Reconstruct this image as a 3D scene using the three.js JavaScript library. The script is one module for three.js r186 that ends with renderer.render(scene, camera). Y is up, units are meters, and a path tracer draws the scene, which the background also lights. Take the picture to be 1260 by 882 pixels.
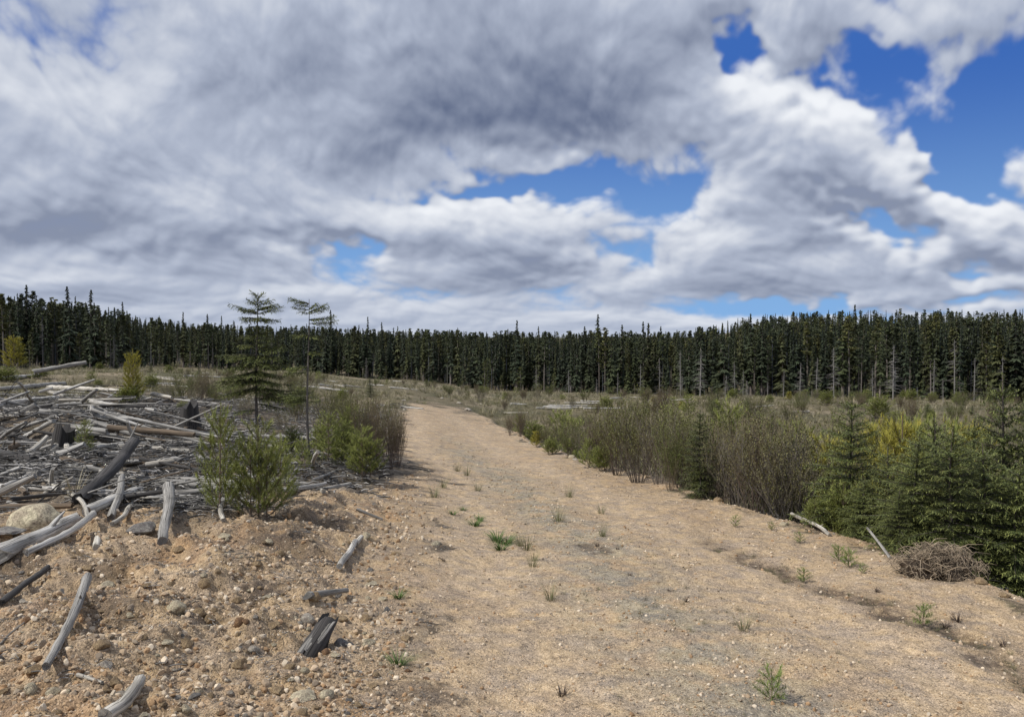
import * as THREE from 'three';
import { createNoise2D, createNoise3D } from 'simplex-noise';

// ------------------------------------------------------------------ random numbers and noise
function rngOf(seed) {
  let a = (seed * 2654435761) >>> 0;
  return () => { a = (a + 0x6d2b79f5) | 0; let t = Math.imul(a ^ (a >>> 15), 1 | a); t = (t + Math.imul(t ^ (t >>> 7), 61 | t)) ^ t; return ((t ^ (t >>> 14)) >>> 0) / 4294967296; };
}
const N2 = createNoise2D(rngOf(11)), N2b = createNoise2D(rngOf(12)), N3 = createNoise3D(rngOf(13));
const clamp = (x, a = 0, b = 1) => Math.min(b, Math.max(a, x));
const ss = (a, b, x) => { const t = clamp((x - a) / (b - a)); return t * t * (3 - 2 * t); };
const mix = (a, b, t) => a + (b - a) * t;
const mixc = (a, b, t) => [mix(a[0], b[0], t), mix(a[1], b[1], t), mix(a[2], b[2], t)];
const lerpTable = (tab, x) => {
  if (x <= tab[0][0]) return tab[0][1];
  for (let i = 1; i < tab.length; i++) if (x <= tab[i][0]) { const [x0, y0] = tab[i - 1], [x1, y1] = tab[i]; const t = (x - x0) / (x1 - x0); return mix(y0, y1, t * t * (3 - 2 * t)); }
  return tab[tab.length - 1][1];
};
const R = Math.PI / 180;

// ------------------------------------------------------------------ scene, camera
const scene = new THREE.Scene();
const EYE = 1.6, F = 1068, CX = 630, CY = 441, HORIZON = 415;          // photo pixels (1260 x 882)
const PITCH = -Math.atan((CY - HORIZON) / F);
const camera = new THREE.PerspectiveCamera(2 * Math.atan(441 / F) / R, 1260 / 882, 0.1, 3000);
camera.position.set(0, EYE, 0);
camera.rotation.order = 'YXZ';
camera.rotation.x = PITCH;
scene.add(camera);

// ------------------------------------------------------------------ sky: air and broken stratocumulus, computed by direction
const SUN_AZ = -112 * R, SUN_EL = 52 * R;                              // azimuth from straight ahead, to the side of the slash field
const sunDir = new THREE.Vector3(Math.sin(SUN_AZ) * Math.cos(SUN_EL), Math.sin(SUN_EL), -Math.cos(SUN_AZ) * Math.cos(SUN_EL));
{
  const W = 4096, Hh = 2048, data = new Float32Array(W * Hh * 4);
  const fbm = (x, y, oct, gain = 0.5) => { let s = 0, a = 1, n = 0; for (let i = 0; i < oct; i++) { s += a * N2(x, y); n += a; a *= gain; const t = x * 1.62 + y * 1.19 + 3.1; y = y * 1.62 - x * 1.19 + 1.7; x = t; } return s / n; };
  // broad swells, then rounded heads with sharp creases between them
  const puffs = (x, y, oct) => { let s = 0, a = 1; for (let i = 0; i < oct; i++) { const v = N2(x, y); s += a * (i < 2 ? v : (Math.abs(v) - 0.33) * 1.35); a *= i < 1 ? 0.55 : 0.56; const t = x * 1.6 + y * 1.2 + 3.1; y = y * 1.6 - x * 1.2 + 1.7; x = t; } return s / 2; };
  const deg = (X, Y) => { const az = Math.atan((X - CX) / F); return [az / R, Math.atan((HORIZON - Y) / F * Math.cos(az)) / R]; };
  // openings (-) and thick masses (+): centre and half size in pixels of the photograph, tilt, strength
  const marks = [
    [900, 52, 30, 34, 20, -0.8], [985, 100, 70, 18, -20, -0.6], [1075, 72, 40, 16, -30, -0.5], [860, 130, 60, 30, -10, 0.3], [940, 60, 14, 30, 20, 0.3], [1240, 115, 62, 70, -25, -1.0], [1170, 205, 100, 24, -38, -1.1], [1075, 272, 100, 18, -25, -1.0],
    [700, 225, 95, 18, 4, -0.6], [845, 232, 50, 26, 20, -0.6], [770, 305, 80, 18, -6, -0.5], [585, 238, 80, 12, 4, -0.6], [440, 303, 45, 9, 3, -0.45], [355, 290, 50, 14, 0, -0.3],
    [25, 60, 60, 30, 0, -0.1], [150, 150, 90, 50, 10, 0.22], [985, 380, 80, 10, 0, -0.5], [1215, 372, 60, 12, 0, -0.6], [1190, 328, 40, 8, 0, -0.45], [690, 190, 60, 15, 0, -0.25],
    [560, 110, 210, 80, 8, 0.55], [720, 120, 110, 45, -5, 0.4], [400, 165, 130, 60, 20, 0.35], [60, 262, 150, 45, 4, 0.5], [1010, 160, 140, 52, -24, 0.85], [985, 235, 105, 30, -8, 0.45],
    [480, 275, 110, 36, 0, 0.4], [200, 255, 120, 40, 0, 0.25], [900, 325, 190, 40, -5, 0.35], [1180, 290, 120, 34, -8, 0.35], [620, 320, 120, 30, 0, 0.25], [60, 130, 90, 60, 0, 0.2], [300, 40, 160, 50, 0, 0.2], [1000, 20, 200, 30, -8, 0.3],
  ].map(([X, Y, sx, sy, tilt, s]) => { const [a, e] = deg(X, Y); return { a, e, sx: sx / F / R, sy: sy / F / R, c: Math.cos(tilt * R), s: Math.sin(tilt * R), w: s }; });
  const dens = (az, el, oct) => {                                      // degrees
    const dy = Math.sin(Math.max(el, 0) * R) + 0.07, qx = az * R * 3.6, qz = -10.5 * Math.pow(dy, -0.1);
    const wx = 0.06 * N2b(qx * 1.4 + 5, qz * 1.4), wz = 0.05 * N2b(qx * 1.4, qz * 1.4 + 9);
    const n = puffs(qx * 0.9 + wx + 1.3, qz * 0.9 + wz + 4.2, oct) * 0.8 + 0.40;
    let b = 0;
    if (Math.abs(az) < 50) {
      const j = 0.9 * N2(az * 0.2, el * 0.3) + 0.45 * N2b(az * 0.6, el * 0.8), j2 = 0.6 * N2b(az * 0.25, el * 0.4) + 0.3 * N2(az * 0.7, el * 0.9);
      for (const m of marks) { const ua = az + j - m.a, ue = el + j2 - m.e, u = (ua * m.c + ue * m.s) / m.sx, v = (-ua * m.s + ue * m.c) / m.sy, r = u * u + v * v; if (r < 6) b += m.w * Math.exp(-r * 0.9); }
    }
    return n + b;
  };
  const srgb = (r, g, b) => [r, g, b].map((c) => Math.pow(c / 255, 2.2));
  const BLUE_HI = srgb(64, 106, 182), BLUE_LO = srgb(132, 176, 226), WHITE = srgb(242, 245, 250), MID = srgb(174, 183, 202), DARK = srgb(92, 104, 132);
  // bases in shade (+) and sunlit heaps (-)
  const tones = [
    [600, 100, 180, 70, 8, 1.1], [730, 115, 110, 50, -5, 0.5], [370, 150, 120, 55, 20, 0.25], [70, 262, 150, 36, 4, 0.3], [985, 240, 110, 22, -10, 0.3], [640, 15, 100, 25, 0, 0.25], [900, 335, 170, 26, -4, 0.15], [1150, 335, 120, 18, 0, 0.2], [560, 322, 130, 25, 0, 0.25], [90, 312, 130, 15, 0, 0.2], [40, 120, 90, 50, 0, 0.1], [300, 60, 150, 40, 0, 0.15], [1100, 345, 60, 10, 0, 0.2],
    [500, 258, 90, 24, -6, -0.4], [1010, 135, 115, 38, -26, -0.5], [830, 150, 130, 26, -20, -0.3], [345, 302, 75, 12, 0, -0.35], [640, 200, 150, 16, -6, -0.3], [1200, 258, 70, 16, -12, -0.3], [820, 30, 60, 40, 0, -0.15], [300, 270, 60, 14, 0, -0.2], [1230, 200, 40, 14, -30, -0.3], [1020, 300, 60, 10, -10, -0.25], [60, 350, 50, 6, 0, -0.2],
  ].map(([X, Y, sx, sy, tilt, w]) => { const [a, e] = deg(X, Y); return { a, e, sx: sx / F / R, sy: sy / F / R, c: Math.cos(tilt * R), s: Math.sin(tilt * R), w }; });
  const toneAt = (az, el) => { let t = 0; if (Math.abs(az) < 50) { const j = 0.8 * N2(az * 0.3 + 4, el * 0.4), j2 = 0.5 * N2b(az * 0.3, el * 0.5 + 7); for (const m of tones) { const ua = az + j - m.a, ue = el + j2 - m.e, u = (ua * m.c + ue * m.s) / m.sx, v = (-ua * m.s + ue * m.c) / m.sy, r = u * u + v * v; if (r < 6) t += m.w * Math.exp(-r * 0.9); } } else t = 0.2 * N2(az * 0.08, el * 0.1); return t; };
  const colour = (az, el) => {
    const up = clamp(0.12 * el + 0.3, 0.4, 2.6), d = dens(az, el, 8), d0 = dens(az, el, 3), above = dens(az - 0.4 * up, el + up, 3), d1 = dens(az, el, 6), above1 = dens(az - 0.2, el + up * 0.35, 6);
    const cover = ss(-0.04, 0.32, d), thick = ss(0.15, 1.2, d0);
    const blue = mixc(BLUE_LO, BLUE_HI, ss(0, 17, el));
    let lit = 0.62 - 0.22 * thick + clamp((d0 - above) * (0.65 + 0.5 * ss(12, 4, el)), -0.4, 0.45) + clamp((d1 - above1) * 0.42, -0.14, 0.24) - 0.6 * toneAt(az, el) + 0.2 * (d - d1);
    lit = 0.5 + 0.5 * Math.tanh((lit - 0.5) * 1.15) + clamp((d1 - above1) * 0.25, -0.08, 0.1) + 0.08 * (d - d0);
    let c = lit < 0.5 ? mixc(DARK, MID, Math.max(0, lit) / 0.5) : mixc(MID, WHITE, Math.min(1, (lit - 0.5) / 0.5));
    c = mixc(c, srgb(184, 196, 217), 0.18 * (1 - ss(0, 6, el)));       // far cloud seen through more air
    return mixc(blue, c, cover);
  };
  const put = (i, c) => { data[i] = c[0]; data[i + 1] = c[1]; data[i + 2] = c[2]; data[i + 3] = 1; };
  const low = [0.10, 0.09, 0.07];
  for (let y = 0; y < Hh / 2; y++) for (let x = 0; x < W; x++) put((y * W + x) * 4, low);
  const fine = (x, y) => { const az = (x + 0.5) / W * 360 - 90, el = (y + 0.5) / Hh * 180 - 90; return Math.abs(az) < 38 && el < 29; };
  for (let y = Hh / 2; y < Hh; y += 4) for (let x = 0; x < W; x += 4) {
    if (fine(x, y)) { for (let j = 0; j < 4; j++) for (let i = 0; i < 4; i++) put(((y + j) * W + x + i) * 4, colour((x + i + 0.5) / W * 360 - 90, (y + j + 0.5) / Hh * 180 - 90)); continue; }
    let az = (x + 2) / W * 360 - 90; if (az > 180) az -= 360;
    const c = colour(az, (y + 2) / Hh * 180 - 90);
    for (let j = 0; j < 4; j++) for (let i = 0; i < 4; i++) put(((y + j) * W + x + i) * 4, c);
  }
  const t = new THREE.DataTexture(data, W, Hh, THREE.RGBAFormat, THREE.FloatType);
  t.mapping = THREE.EquirectangularReflectionMapping; t.magFilter = THREE.LinearFilter; t.needsUpdate = true;
  scene.background = t; scene.environment = t;
}

// ------------------------------------------------------------------ sun, exposure
const sun = new THREE.DirectionalLight(new THREE.Color(1, 0.955, 0.88), 3.6);
sun.position.copy(sunDir).multiplyScalar(200); sun.target.position.set(0, -4, -60);
sun.position.add(sun.target.position);
sun.castShadow = true; sun.shadow.radius = 2.5; sun.shadow.mapSize.set(4096, 4096);
Object.assign(sun.shadow.camera, { left: -160, right: 160, top: 160, bottom: -160, near: 1, far: 500 });
scene.add(sun, sun.target);
const renderer = new THREE.WebGLRenderer({ antialias: true });
renderer.setSize(1024, 716);
renderer.toneMapping = THREE.LinearToneMapping;
renderer.toneMappingExposure = 1.0;
renderer.shadowMap.enabled = true;

// ------------------------------------------------------------------ naming helpers
const taken = new Map();
function numbered(n) { const k = taken.get(n) ?? 0; taken.set(n, k + 1); return k ? n + '_' + String(k).padStart(3, '0') : n; }
function tag(o, label, category, group) { o.userData.label = label; o.userData.category = category; if (group) o.userData.group = group; return o; }
function shadows(o) { o.traverse((m) => { if (m.isMesh) { m.castShadow = true; m.receiveShadow = true; } }); return o; }
function top(o, name, label, category, group) { o.name = numbered(name); tag(o, label, category, group); scene.add(shadows(o)); return o; }
function mesh(name, geometry, material, parent) { const m = new THREE.Mesh(geometry, material); m.name = name; if (parent) parent.add(m); return m; }
function structure(name, geometry, material) { const m = mesh(name, geometry, material, scene); m.userData.kind = 'structure'; m.receiveShadow = true; m.castShadow = true; return m; }

// ------------------------------------------------------------------ mesh builder
class GB {
  constructor() { this.p = []; this.n = []; this.c = []; this.u = []; this.i = []; }
  v(p, n, c, u, w) { this.p.push(p[0], p[1], p[2]); this.n.push(n[0], n[1], n[2]); this.c.push(c[0], c[1], c[2]); this.u.push(u ?? 0, w ?? 0); return this.p.length / 3 - 1; }
  tri(a, b, c, col, col2) {
    const ux = b[0] - a[0], uy = b[1] - a[1], uz = b[2] - a[2], vx = c[0] - a[0], vy = c[1] - a[1], vz = c[2] - a[2];
    let nx = uy * vz - uz * vy, ny = uz * vx - ux * vz, nz = ux * vy - uy * vx; const l = Math.hypot(nx, ny, nz) || 1; nx /= l; ny /= l; nz /= l;
    if (ny < 0) { nx = -nx; ny = -ny; nz = -nz; const t = b; b = c; c = t; }
    const n = [nx, ny, nz], k = this.v(a, n, col); this.v(b, n, col2 ?? col); this.v(c, n, col2 ?? col); this.i.push(k, k + 1, k + 2);
  }
  tube(pts, radii, sides, col, rough = 0, seed = 0) {
    const rings = []; let along = 0, ref = null;
    for (let k = 0; k < pts.length; k++) {
      const a = pts[Math.max(0, k - 1)], b = pts[Math.min(pts.length - 1, k + 1)];
      const t = new THREE.Vector3(b[0] - a[0], b[1] - a[1], b[2] - a[2]).normalize();
      if (!ref) { ref = Math.abs(t.y) < 0.9 ? new THREE.Vector3(0, 1, 0) : new THREE.Vector3(1, 0, 0); }
      const s = new THREE.Vector3().crossVectors(t, ref).normalize(), u = new THREE.Vector3().crossVectors(s, t).normalize(); ref = u;
      if (k) along += Math.hypot(pts[k][0] - pts[k - 1][0], pts[k][1] - pts[k - 1][1], pts[k][2] - pts[k - 1][2]);
      const ring = [];
      for (let j = 0; j <= sides; j++) {
        const g = j / sides * 2 * Math.PI, cs = Math.cos(g), sn = Math.sin(g), r = radii[k] * (1 + rough * N3(cs * 1.3 + seed, sn * 1.3, along / (radii[0] * 5 + 0.01)));
        const d = [s.x * cs + u.x * sn, s.y * cs + u.y * sn, s.z * cs + u.z * sn];
        ring.push(this.v([pts[k][0] + d[0] * r, pts[k][1] + d[1] * r, pts[k][2] + d[2] * r], d, col, j / sides * 0.6 + seed, along));
      }
      rings.push(ring);
    }
    for (let k = 0; k + 1 < rings.length; k++) for (let j = 0; j < sides; j++) { const a = rings[k][j], b = rings[k][j + 1], c = rings[k + 1][j], d = rings[k + 1][j + 1]; this.i.push(a, c, b, b, c, d); }
    return rings;
  }
  build(colors = true) {
    const g = new THREE.BufferGeometry();
    g.setAttribute('position', new THREE.BufferAttribute(new Float32Array(this.p), 3));
    g.setAttribute('normal', new THREE.BufferAttribute(new Float32Array(this.n), 3));
    g.setAttribute('uv', new THREE.BufferAttribute(new Float32Array(this.u), 2));
    if (colors) g.setAttribute('color', new THREE.BufferAttribute(new Float32Array(this.c), 3));
    g.setIndex(this.i.length > 65535 ? new THREE.BufferAttribute(new Uint32Array(this.i), 1) : this.i);
    return g;
  }
}

// ------------------------------------------------------------------ textures
function tileNoise(size, cells, seed) {                                // value noise that wraps
  const r = rngOf(seed), g = new Float32Array(cells * cells).map(() => r()), out = new Float32Array(size * size);
  const xi = new Int32Array(size), xf = new Float32Array(size);
  for (let x = 0; x < size; x++) { const f = x / size * cells; xi[x] = Math.floor(f); const t = f - xi[x]; xf[x] = t * t * (3 - 2 * t); }
  for (let y = 0; y < size; y++) { const y0 = xi[y] % cells, y1 = (y0 + 1) % cells, ty = xf[y];
    for (let x = 0; x < size; x++) { const x0 = xi[x] % cells, x1 = (x0 + 1) % cells, tx = xf[x]; const a = g[y0 * cells + x0], b = g[y0 * cells + x1], c = g[y1 * cells + x0], d = g[y1 * cells + x1]; out[y * size + x] = (a + (b - a) * tx) * (1 - ty) + (c + (d - c) * tx) * ty; } }
  return out;
}
function texture(size, fill, srgb, w = size) {
  const d = new Uint8Array(w * size * 4);
  for (let y = 0; y < size; y++) for (let x = 0; x < w; x++) { const c = fill(x, y, y * w + x), i = (y * w + x) * 4; d[i] = clamp(c[0], 0, 255); d[i + 1] = clamp(c[1], 0, 255); d[i + 2] = clamp(c[2], 0, 255); d[i + 3] = 255; }
  const t = new THREE.DataTexture(d, w, size); t.wrapS = t.wrapT = THREE.RepeatWrapping; t.magFilter = THREE.LinearFilter; t.minFilter = THREE.LinearMipmapLinearFilter; t.generateMipmaps = true;
  if (srgb) t.colorSpace = THREE.SRGBColorSpace; t.needsUpdate = true; return t;
}
// gravelly soil: grains of many sizes, a wrapping pattern 3 m wide
const SOIL = 2048;
const soilTex = (() => {
  const S = SOIL, n = [8, 30, 90, 240, 600, 1024].map((c, i) => tileNoise(S, c, 40 + i)), grain = new Float32Array(S * S), tone = new Float32Array(S * S), r = rngOf(77);
  for (let k = 0; k < 60000; k++) {                                     // single grains and pebbles
    const cx = r() * S, cy = r() * S, big = r(), rad = big < 0.7 ? 1.2 + r() * 1.6 : 2.4 + r() * 3.0, tn = (r() - 0.42) * 1.1, e = 0.7 + r() * 0.6;
    for (let y = Math.floor(cy - rad - 1); y <= cy + rad + 1; y++) for (let x = Math.floor(cx - rad - 1); x <= cx + rad + 1; x++) {
      const q = Math.hypot((x - cx) * e, (y - cy) / e) / rad; if (q > 1) continue; const i = ((y + S) % S) * S + (x + S) % S; const h = Math.sqrt(1 - q * q); if (h * rad > grain[i] * 4) { grain[i] = h * rad / 4; tone[i] = tn; } }
  }
  const h = (i) => 0.22 * n[1][i] + 0.2 * n[2][i] + 0.2 * n[3][i] + 0.2 * n[4][i] + 0.18 * n[5][i];
  const color = texture(S, (x, y, i) => { const v = h(i), t = tone[i] * Math.min(1, grain[i] * 2), b = 200 + (v - 0.5) * 150 + (n[4][i] - 0.5) * 60 + (n[5][i] - 0.5) * 50 + t * 95 + (n[0][i] - 0.5) * 14, w = (n[1][i] - 0.5) * 26 + tone[i] * 16; return [b + 5 + w * 0.3, b, b - 7 - w * 0.8]; }, true);
  const bump = texture(S, (x, y, i) => { const v = 60 + h(i) * 110 + Math.min(1, grain[i]) * 85; return [v, v, v]; }, false);
  return { color, bump };
})();
// forest litter: fibres and dead grass
const litterTex = (() => {
  const S = 1024, base = [6, 20, 60, 150, 400].map((c, i) => tileNoise(S, c, 60 + i)), f = new Float32Array(S * S).fill(-1), r = rngOf(78);
  for (let k = 0; k < 19000; k++) { let x = r() * S, y = r() * S, a = r() * 6.283, l = 8 + r() * 40, tn = r(); for (let s = 0; s < l; s += 0.7) { x += Math.cos(a) * 0.7; y += Math.sin(a) * 0.7; a += (r() - 0.5) * 0.12; f[((Math.floor(y) + S * 4) % S) * S + (Math.floor(x) + S * 4) % S] = tn; } }
  const color = texture(S, (x, y, i) => { const v = base[1][i] * 0.3 + base[2][i] * 0.25 + base[3][i] * 0.25 + base[4][i] * 0.2; let b = 168 + (v - 0.5) * 190 + (base[0][i] - 0.5) * 30; if (f[i] >= 0) b = mix(b, 100 + f[i] * 155, 0.75); return [b + 6, b, b - 10]; }, true);
  const bump = texture(S, (x, y, i) => { const v = 50 + (base[2][i] * 0.5 + base[3][i] * 0.5) * 100 + (f[i] >= 0 ? 80 : 0); return [v, v, v]; }, false);
  return { color, bump };
})();
// weathered timber: long fibres, drying cracks (u across, v along)
const woodTex = (() => {
  const S = 512, a = tileNoise(S, 128, 90), b = tileNoise(S, 32, 91), c = tileNoise(S, 8, 92), d = tileNoise(S, 256, 93), crack = new Float32Array(S * S), r = rngOf(79);
  const streak = (t, x, y, k) => t[(Math.floor(y / k) % S) * S + x];
  for (let k = 0; k < 130; k++) { let x = r() * S, y = r() * S; const l = 60 + r() * 240, w = 0.6 + r() * 1.4; for (let s = 0; s < l; s++) { y += 1; x += (r() - 0.5) * 0.5; const ww = w * Math.sin(Math.PI * s / l); for (let q = -2; q <= 2; q++) if (Math.abs(q) <= ww) crack[(Math.floor(y) % S) * S + ((Math.floor(x + q) % S) + S) % S] = 1; } }
  const v = (x, y, i) => 0.35 * streak(a, x, y, 16) + 0.2 * streak(d, x, y, 10) + 0.25 * streak(b, x, y, 8) + 0.2 * c[i];
  const color = texture(S, (x, y, i) => { const g = 222 + (v(x, y, i) - 0.5) * 170 + (c[i] - 0.5) * 40 - crack[i] * 95; return [g, g - 2, g - 6]; }, true);
  const bump = texture(S, (x, y, i) => { const g = 140 + (v(x, y, i) - 0.5) * 160 - crack[i] * 120; return [g, g, g]; }, false);
  return { color, bump };
})();
const rockTex = (() => { const S = 256, a = tileNoise(S, 12, 95), b = tileNoise(S, 48, 96), c = tileNoise(S, 128, 97);
  return { color: texture(S, (x, y, i) => { const g = 195 + (a[i] - 0.5) * 70 + (b[i] - 0.5) * 70 + (c[i] - 0.5) * 60; return [g, g - 2 + (a[i] - 0.5) * 8, g - 6]; }, true), bump: texture(S, (x, y, i) => { const g = 128 + (b[i] - 0.5) * 140 + (c[i] - 0.5) * 90; return [g, g, g]; }, false) }; })();
function rep(t, u, v) { const c = t.clone(); c.repeat.set(u, v); c.needsUpdate = true; return c; }

// ------------------------------------------------------------------ materials
const std = (o) => new THREE.MeshStandardMaterial({ roughness: 0.95, metalness: 0, ...o });
const lin = (r, g, b) => new THREE.Color().setRGB(r, g, b);
const M = {
  soil: std({ map: soilTex.color, bumpMap: soilTex.bump, bumpScale: 0.012, vertexColors: true }),
  litter: std({ map: litterTex.color, bumpMap: litterTex.bump, bumpScale: 0.02, vertexColors: true }),
  plant: std({ vertexColors: true, roughness: 0.8, side: THREE.DoubleSide }),
  wood: {}, rock: {},
};
for (const [k, c] of Object.entries({ silver: [0.62, 0.60, 0.565], grey: [0.42, 0.405, 0.38], brown: [0.25, 0.19, 0.135], dark: [0.085, 0.08, 0.078], pale: [0.66, 0.62, 0.55] }))
  M.wood[k] = std({ color: lin(...c), map: rep(woodTex.color, 1, 0.8), bumpMap: rep(woodTex.bump, 1, 0.8), bumpScale: 0.003, roughness: 0.9 });
for (const [k, c] of Object.entries({ cream: [0.70, 0.61, 0.44], tan: [0.47, 0.34, 0.20], grey: [0.32, 0.30, 0.28], rust: [0.36, 0.21, 0.11], pale: [0.58, 0.52, 0.44] }))
  M.rock[k] = std({ color: lin(...c), map: rep(rockTex.color, 2, 1), bumpMap: rep(rockTex.bump, 2, 1), bumpScale: 0.004, roughness: 0.9 });
M.bark = std({ color: lin(0.14, 0.12, 0.105), map: rep(woodTex.color, 2, 1), bumpMap: rep(woodTex.bump, 2, 1), bumpScale: 0.01 });
M.farBark = std({ vertexColors: true });

// ------------------------------------------------------------------ the lie of the land (x to the side, d ahead)
const roadC = (d) => lerpTable([[-10, 2.6], [4, 1.85], [7.6, 1.45], [13.7, 0.55], [20, -0.75], [25, -1.5], [38, -2.9], [50, -4.3], [70, -8], [100, -16]], d);
const roadW = (d) => lerpTable([[0, 2.5], [6.3, 2.3], [12.6, 2.05], [25, 1.8], [38, 1.85], [60, 1.5]], d);
const slopeT = [[-80, 0.014], [-31, 0.021], [-24, 0.023], [-15, 0.030], [-8, 0.041], [0, 0.0545], [10, 0.057], [32, 0.055], [80, 0.045]];
const edgeT = [[-60, 150], [-25.5, 150], [-22, 205], [-10, 225], [0, 205], [8, 195], [13, 172], [32, 165], [60, 165]];
const thetaOf = (x, d) => Math.atan2(x, d) / R;
const slashEdge = (x) => lerpTable([[-14, 9.5], [-5, 8.3], [-3.6, 7.9], [-2.6, 8.4], [-2.0, 10.5], [-1.7, 12.5], [-1.4, 17]], x);
function masks(x, d) {
  const r = Math.hypot(x, d), wob = 0.12 * N2(x * 0.9, d * 0.9) + 0.07 * N2b(x * 3.1, d * 3.1) + 0.03 * N2(x * 9, d * 9);
  const t = (x - roadC(d)) / roadW(d);
  const road = (1 - ss(0.88, 1.08, Math.abs(t) + wob)) * (1 - ss(33, 62, d + 9 * N2(x * 0.5, d * 0.2) + 3 * N2b(x * 1.5, d)));
  const bank = ss(-0.5, 0.6, slashEdge(x) - d + 1.2 * N2(x * 0.7, d * 0.7)) * (1 - ss(-1.1, -0.85, t)) * (x < roadC(d) ? 1 : 0);
  const shoulder = ss(0.9, 1.05, t) * (1 - ss(1.05, 1.25, t + wob)) * (d < 40 ? 1 : 0);
  return { r, t, road, bank, shoulder };
}
function H(x, d) {
  const r = Math.hypot(x, d), th = thetaOf(x, d);
  const front = Math.abs(th) < 80 ? 1 : clamp((180 - Math.abs(th)) / 100);
  const edge = lerpTable(edgeT, th), rs = Math.min(r, edge + 10) ;
  let h = -lerpTable(slopeT, th) * rs * front;
  if (r > edge + 10) h += (r - edge - 10) * mix(0.0, 0.045, ss(8, 18, th)) * (1 - 0.4 * ss(300, 500, r)) + (r - edge - 10) * 0.006;
  const m = masks(x, d), off = 1 - m.road;
  const nearLeft = (1 - ss(-1.5, -0.9, m.t)) * (x < roadC(d) ? 1 : 0);
  h += nearLeft * (1 - ss(14, 30, d)) * 0.16 * ss(-0.9, -1.7, m.t) ;
  h += nearLeft * m.bank * (0.075 * N2(x * 1.3, d * 1.3) + 0.04 * N2b(x * 3.3, d * 3.3) + 0.018 * N2(x * 8, d * 8));
  h += nearLeft * (1 - m.bank) * (1 - ss(40, 90, r)) * (0.10 * N2(x * 0.6, d * 0.6) + 0.06 * N2b(x * 1.8, d * 1.8) + 0.025 * N2(x * 6, d * 6));
  h += 0.42 * ss(-3.2, -6.5, x + 0.12 * (d - 14)) * ss(9.5, 14, d) * (1 - ss(22, 34, d)) * (0.8 + 0.5 * N2(x * 0.4, d * 0.4));
  const rightOf = x > roadC(d) ? 1 : 0;
  h -= rightOf * ss(1.04, 1.55, m.t) * (1 - ss(30, 60, d)) * 0.75;      // the bank beyond the road falls to the planted ground
  h += rightOf * off * ss(1.1, 1.6, m.t) * 0.09 * N2(x * 0.8, d * 0.8) * (1 - ss(60, 100, r));
  h += rightOf * 0.045 * Math.exp(-Math.pow((m.t - 1.0) / 0.1, 2)) * (d < 40 ? 1 : 0) * (0.6 + 0.6 * N2(x * 2, d * 2));
  h += m.road * (0.022 * N2(x * 0.9 + 7, d * 0.5) + 0.009 * N2b(x * 3.7, d * 2.6) + 0.005 * N2(x * 11, d * 9));
  h -= m.road * 0.022 * (Math.exp(-Math.pow((m.t + 0.72) / 0.14, 2)) + Math.exp(-Math.pow((m.t - 0.25) / 0.15, 2)));
  h -= 0.055 * rutAt(x, d);
  h += off * ss(45, 80, r) * (1 - ss(140, 170, r)) * 0.35 * N2(x * 0.05, d * 0.05);
  return h;
}
// the washed-out rut with dark soil along the far side of the road
const rutC = (d) => lerpTable([[3, 3.05], [5.2, 2.92], [6.2, 2.75], [7.4, 2.45], [9, 2.1], [11, 1.75]], d);
function rutAt(x, d) { return Math.exp(-Math.pow((x - rutC(d) - 0.06 * N2(d * 1.7, 3)) / 0.14, 2)) * ss(3.5, 4.5, d) * (1 - ss(8, 10.5, d)) * (0.65 + 0.5 * N2b(x * 2, d * 2)); }
const P3 = (x, d, up = 0) => new THREE.Vector3(x, H(x, d) + up, -d);
// photo pixel -> the point where its ray meets the ground raised by `up`
const cosP = Math.cos(PITCH), sinP = Math.sin(PITCH);
function ray(px, py) { const x = (px - CX) / F, y = (CY - py) / F; return [x, y * cosP + sinP, cosP - y * sinP]; }   // right, up, ahead
function at(px, py, up = 0, far = 260) {
  const [rx, ry, rd] = ray(px, py); let t0 = 0.5, t = 0.5;
  while (t < far) { const g = H(rx * t, rd * t) + up; if (EYE + ry * t < g) { for (let k = 0; k < 14; k++) { const m = (t0 + t) / 2; if (EYE + ry * m < H(rx * m, rd * m) + up) t = m; else t0 = m; } break; } t0 = t; t *= 1.012; }
  return { x: rx * t, d: rd * t, y: EYE + ry * t };
}
const byDepth = (px, d) => ({ x: (px - CX) / F * d * 1.0, d });
const heightTo = (px, d, topY) => { const x = (px - CX) / F * d; const [, ry, rd] = ray(px, topY); return EYE + ry / rd * d - H(x, d); };

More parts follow.
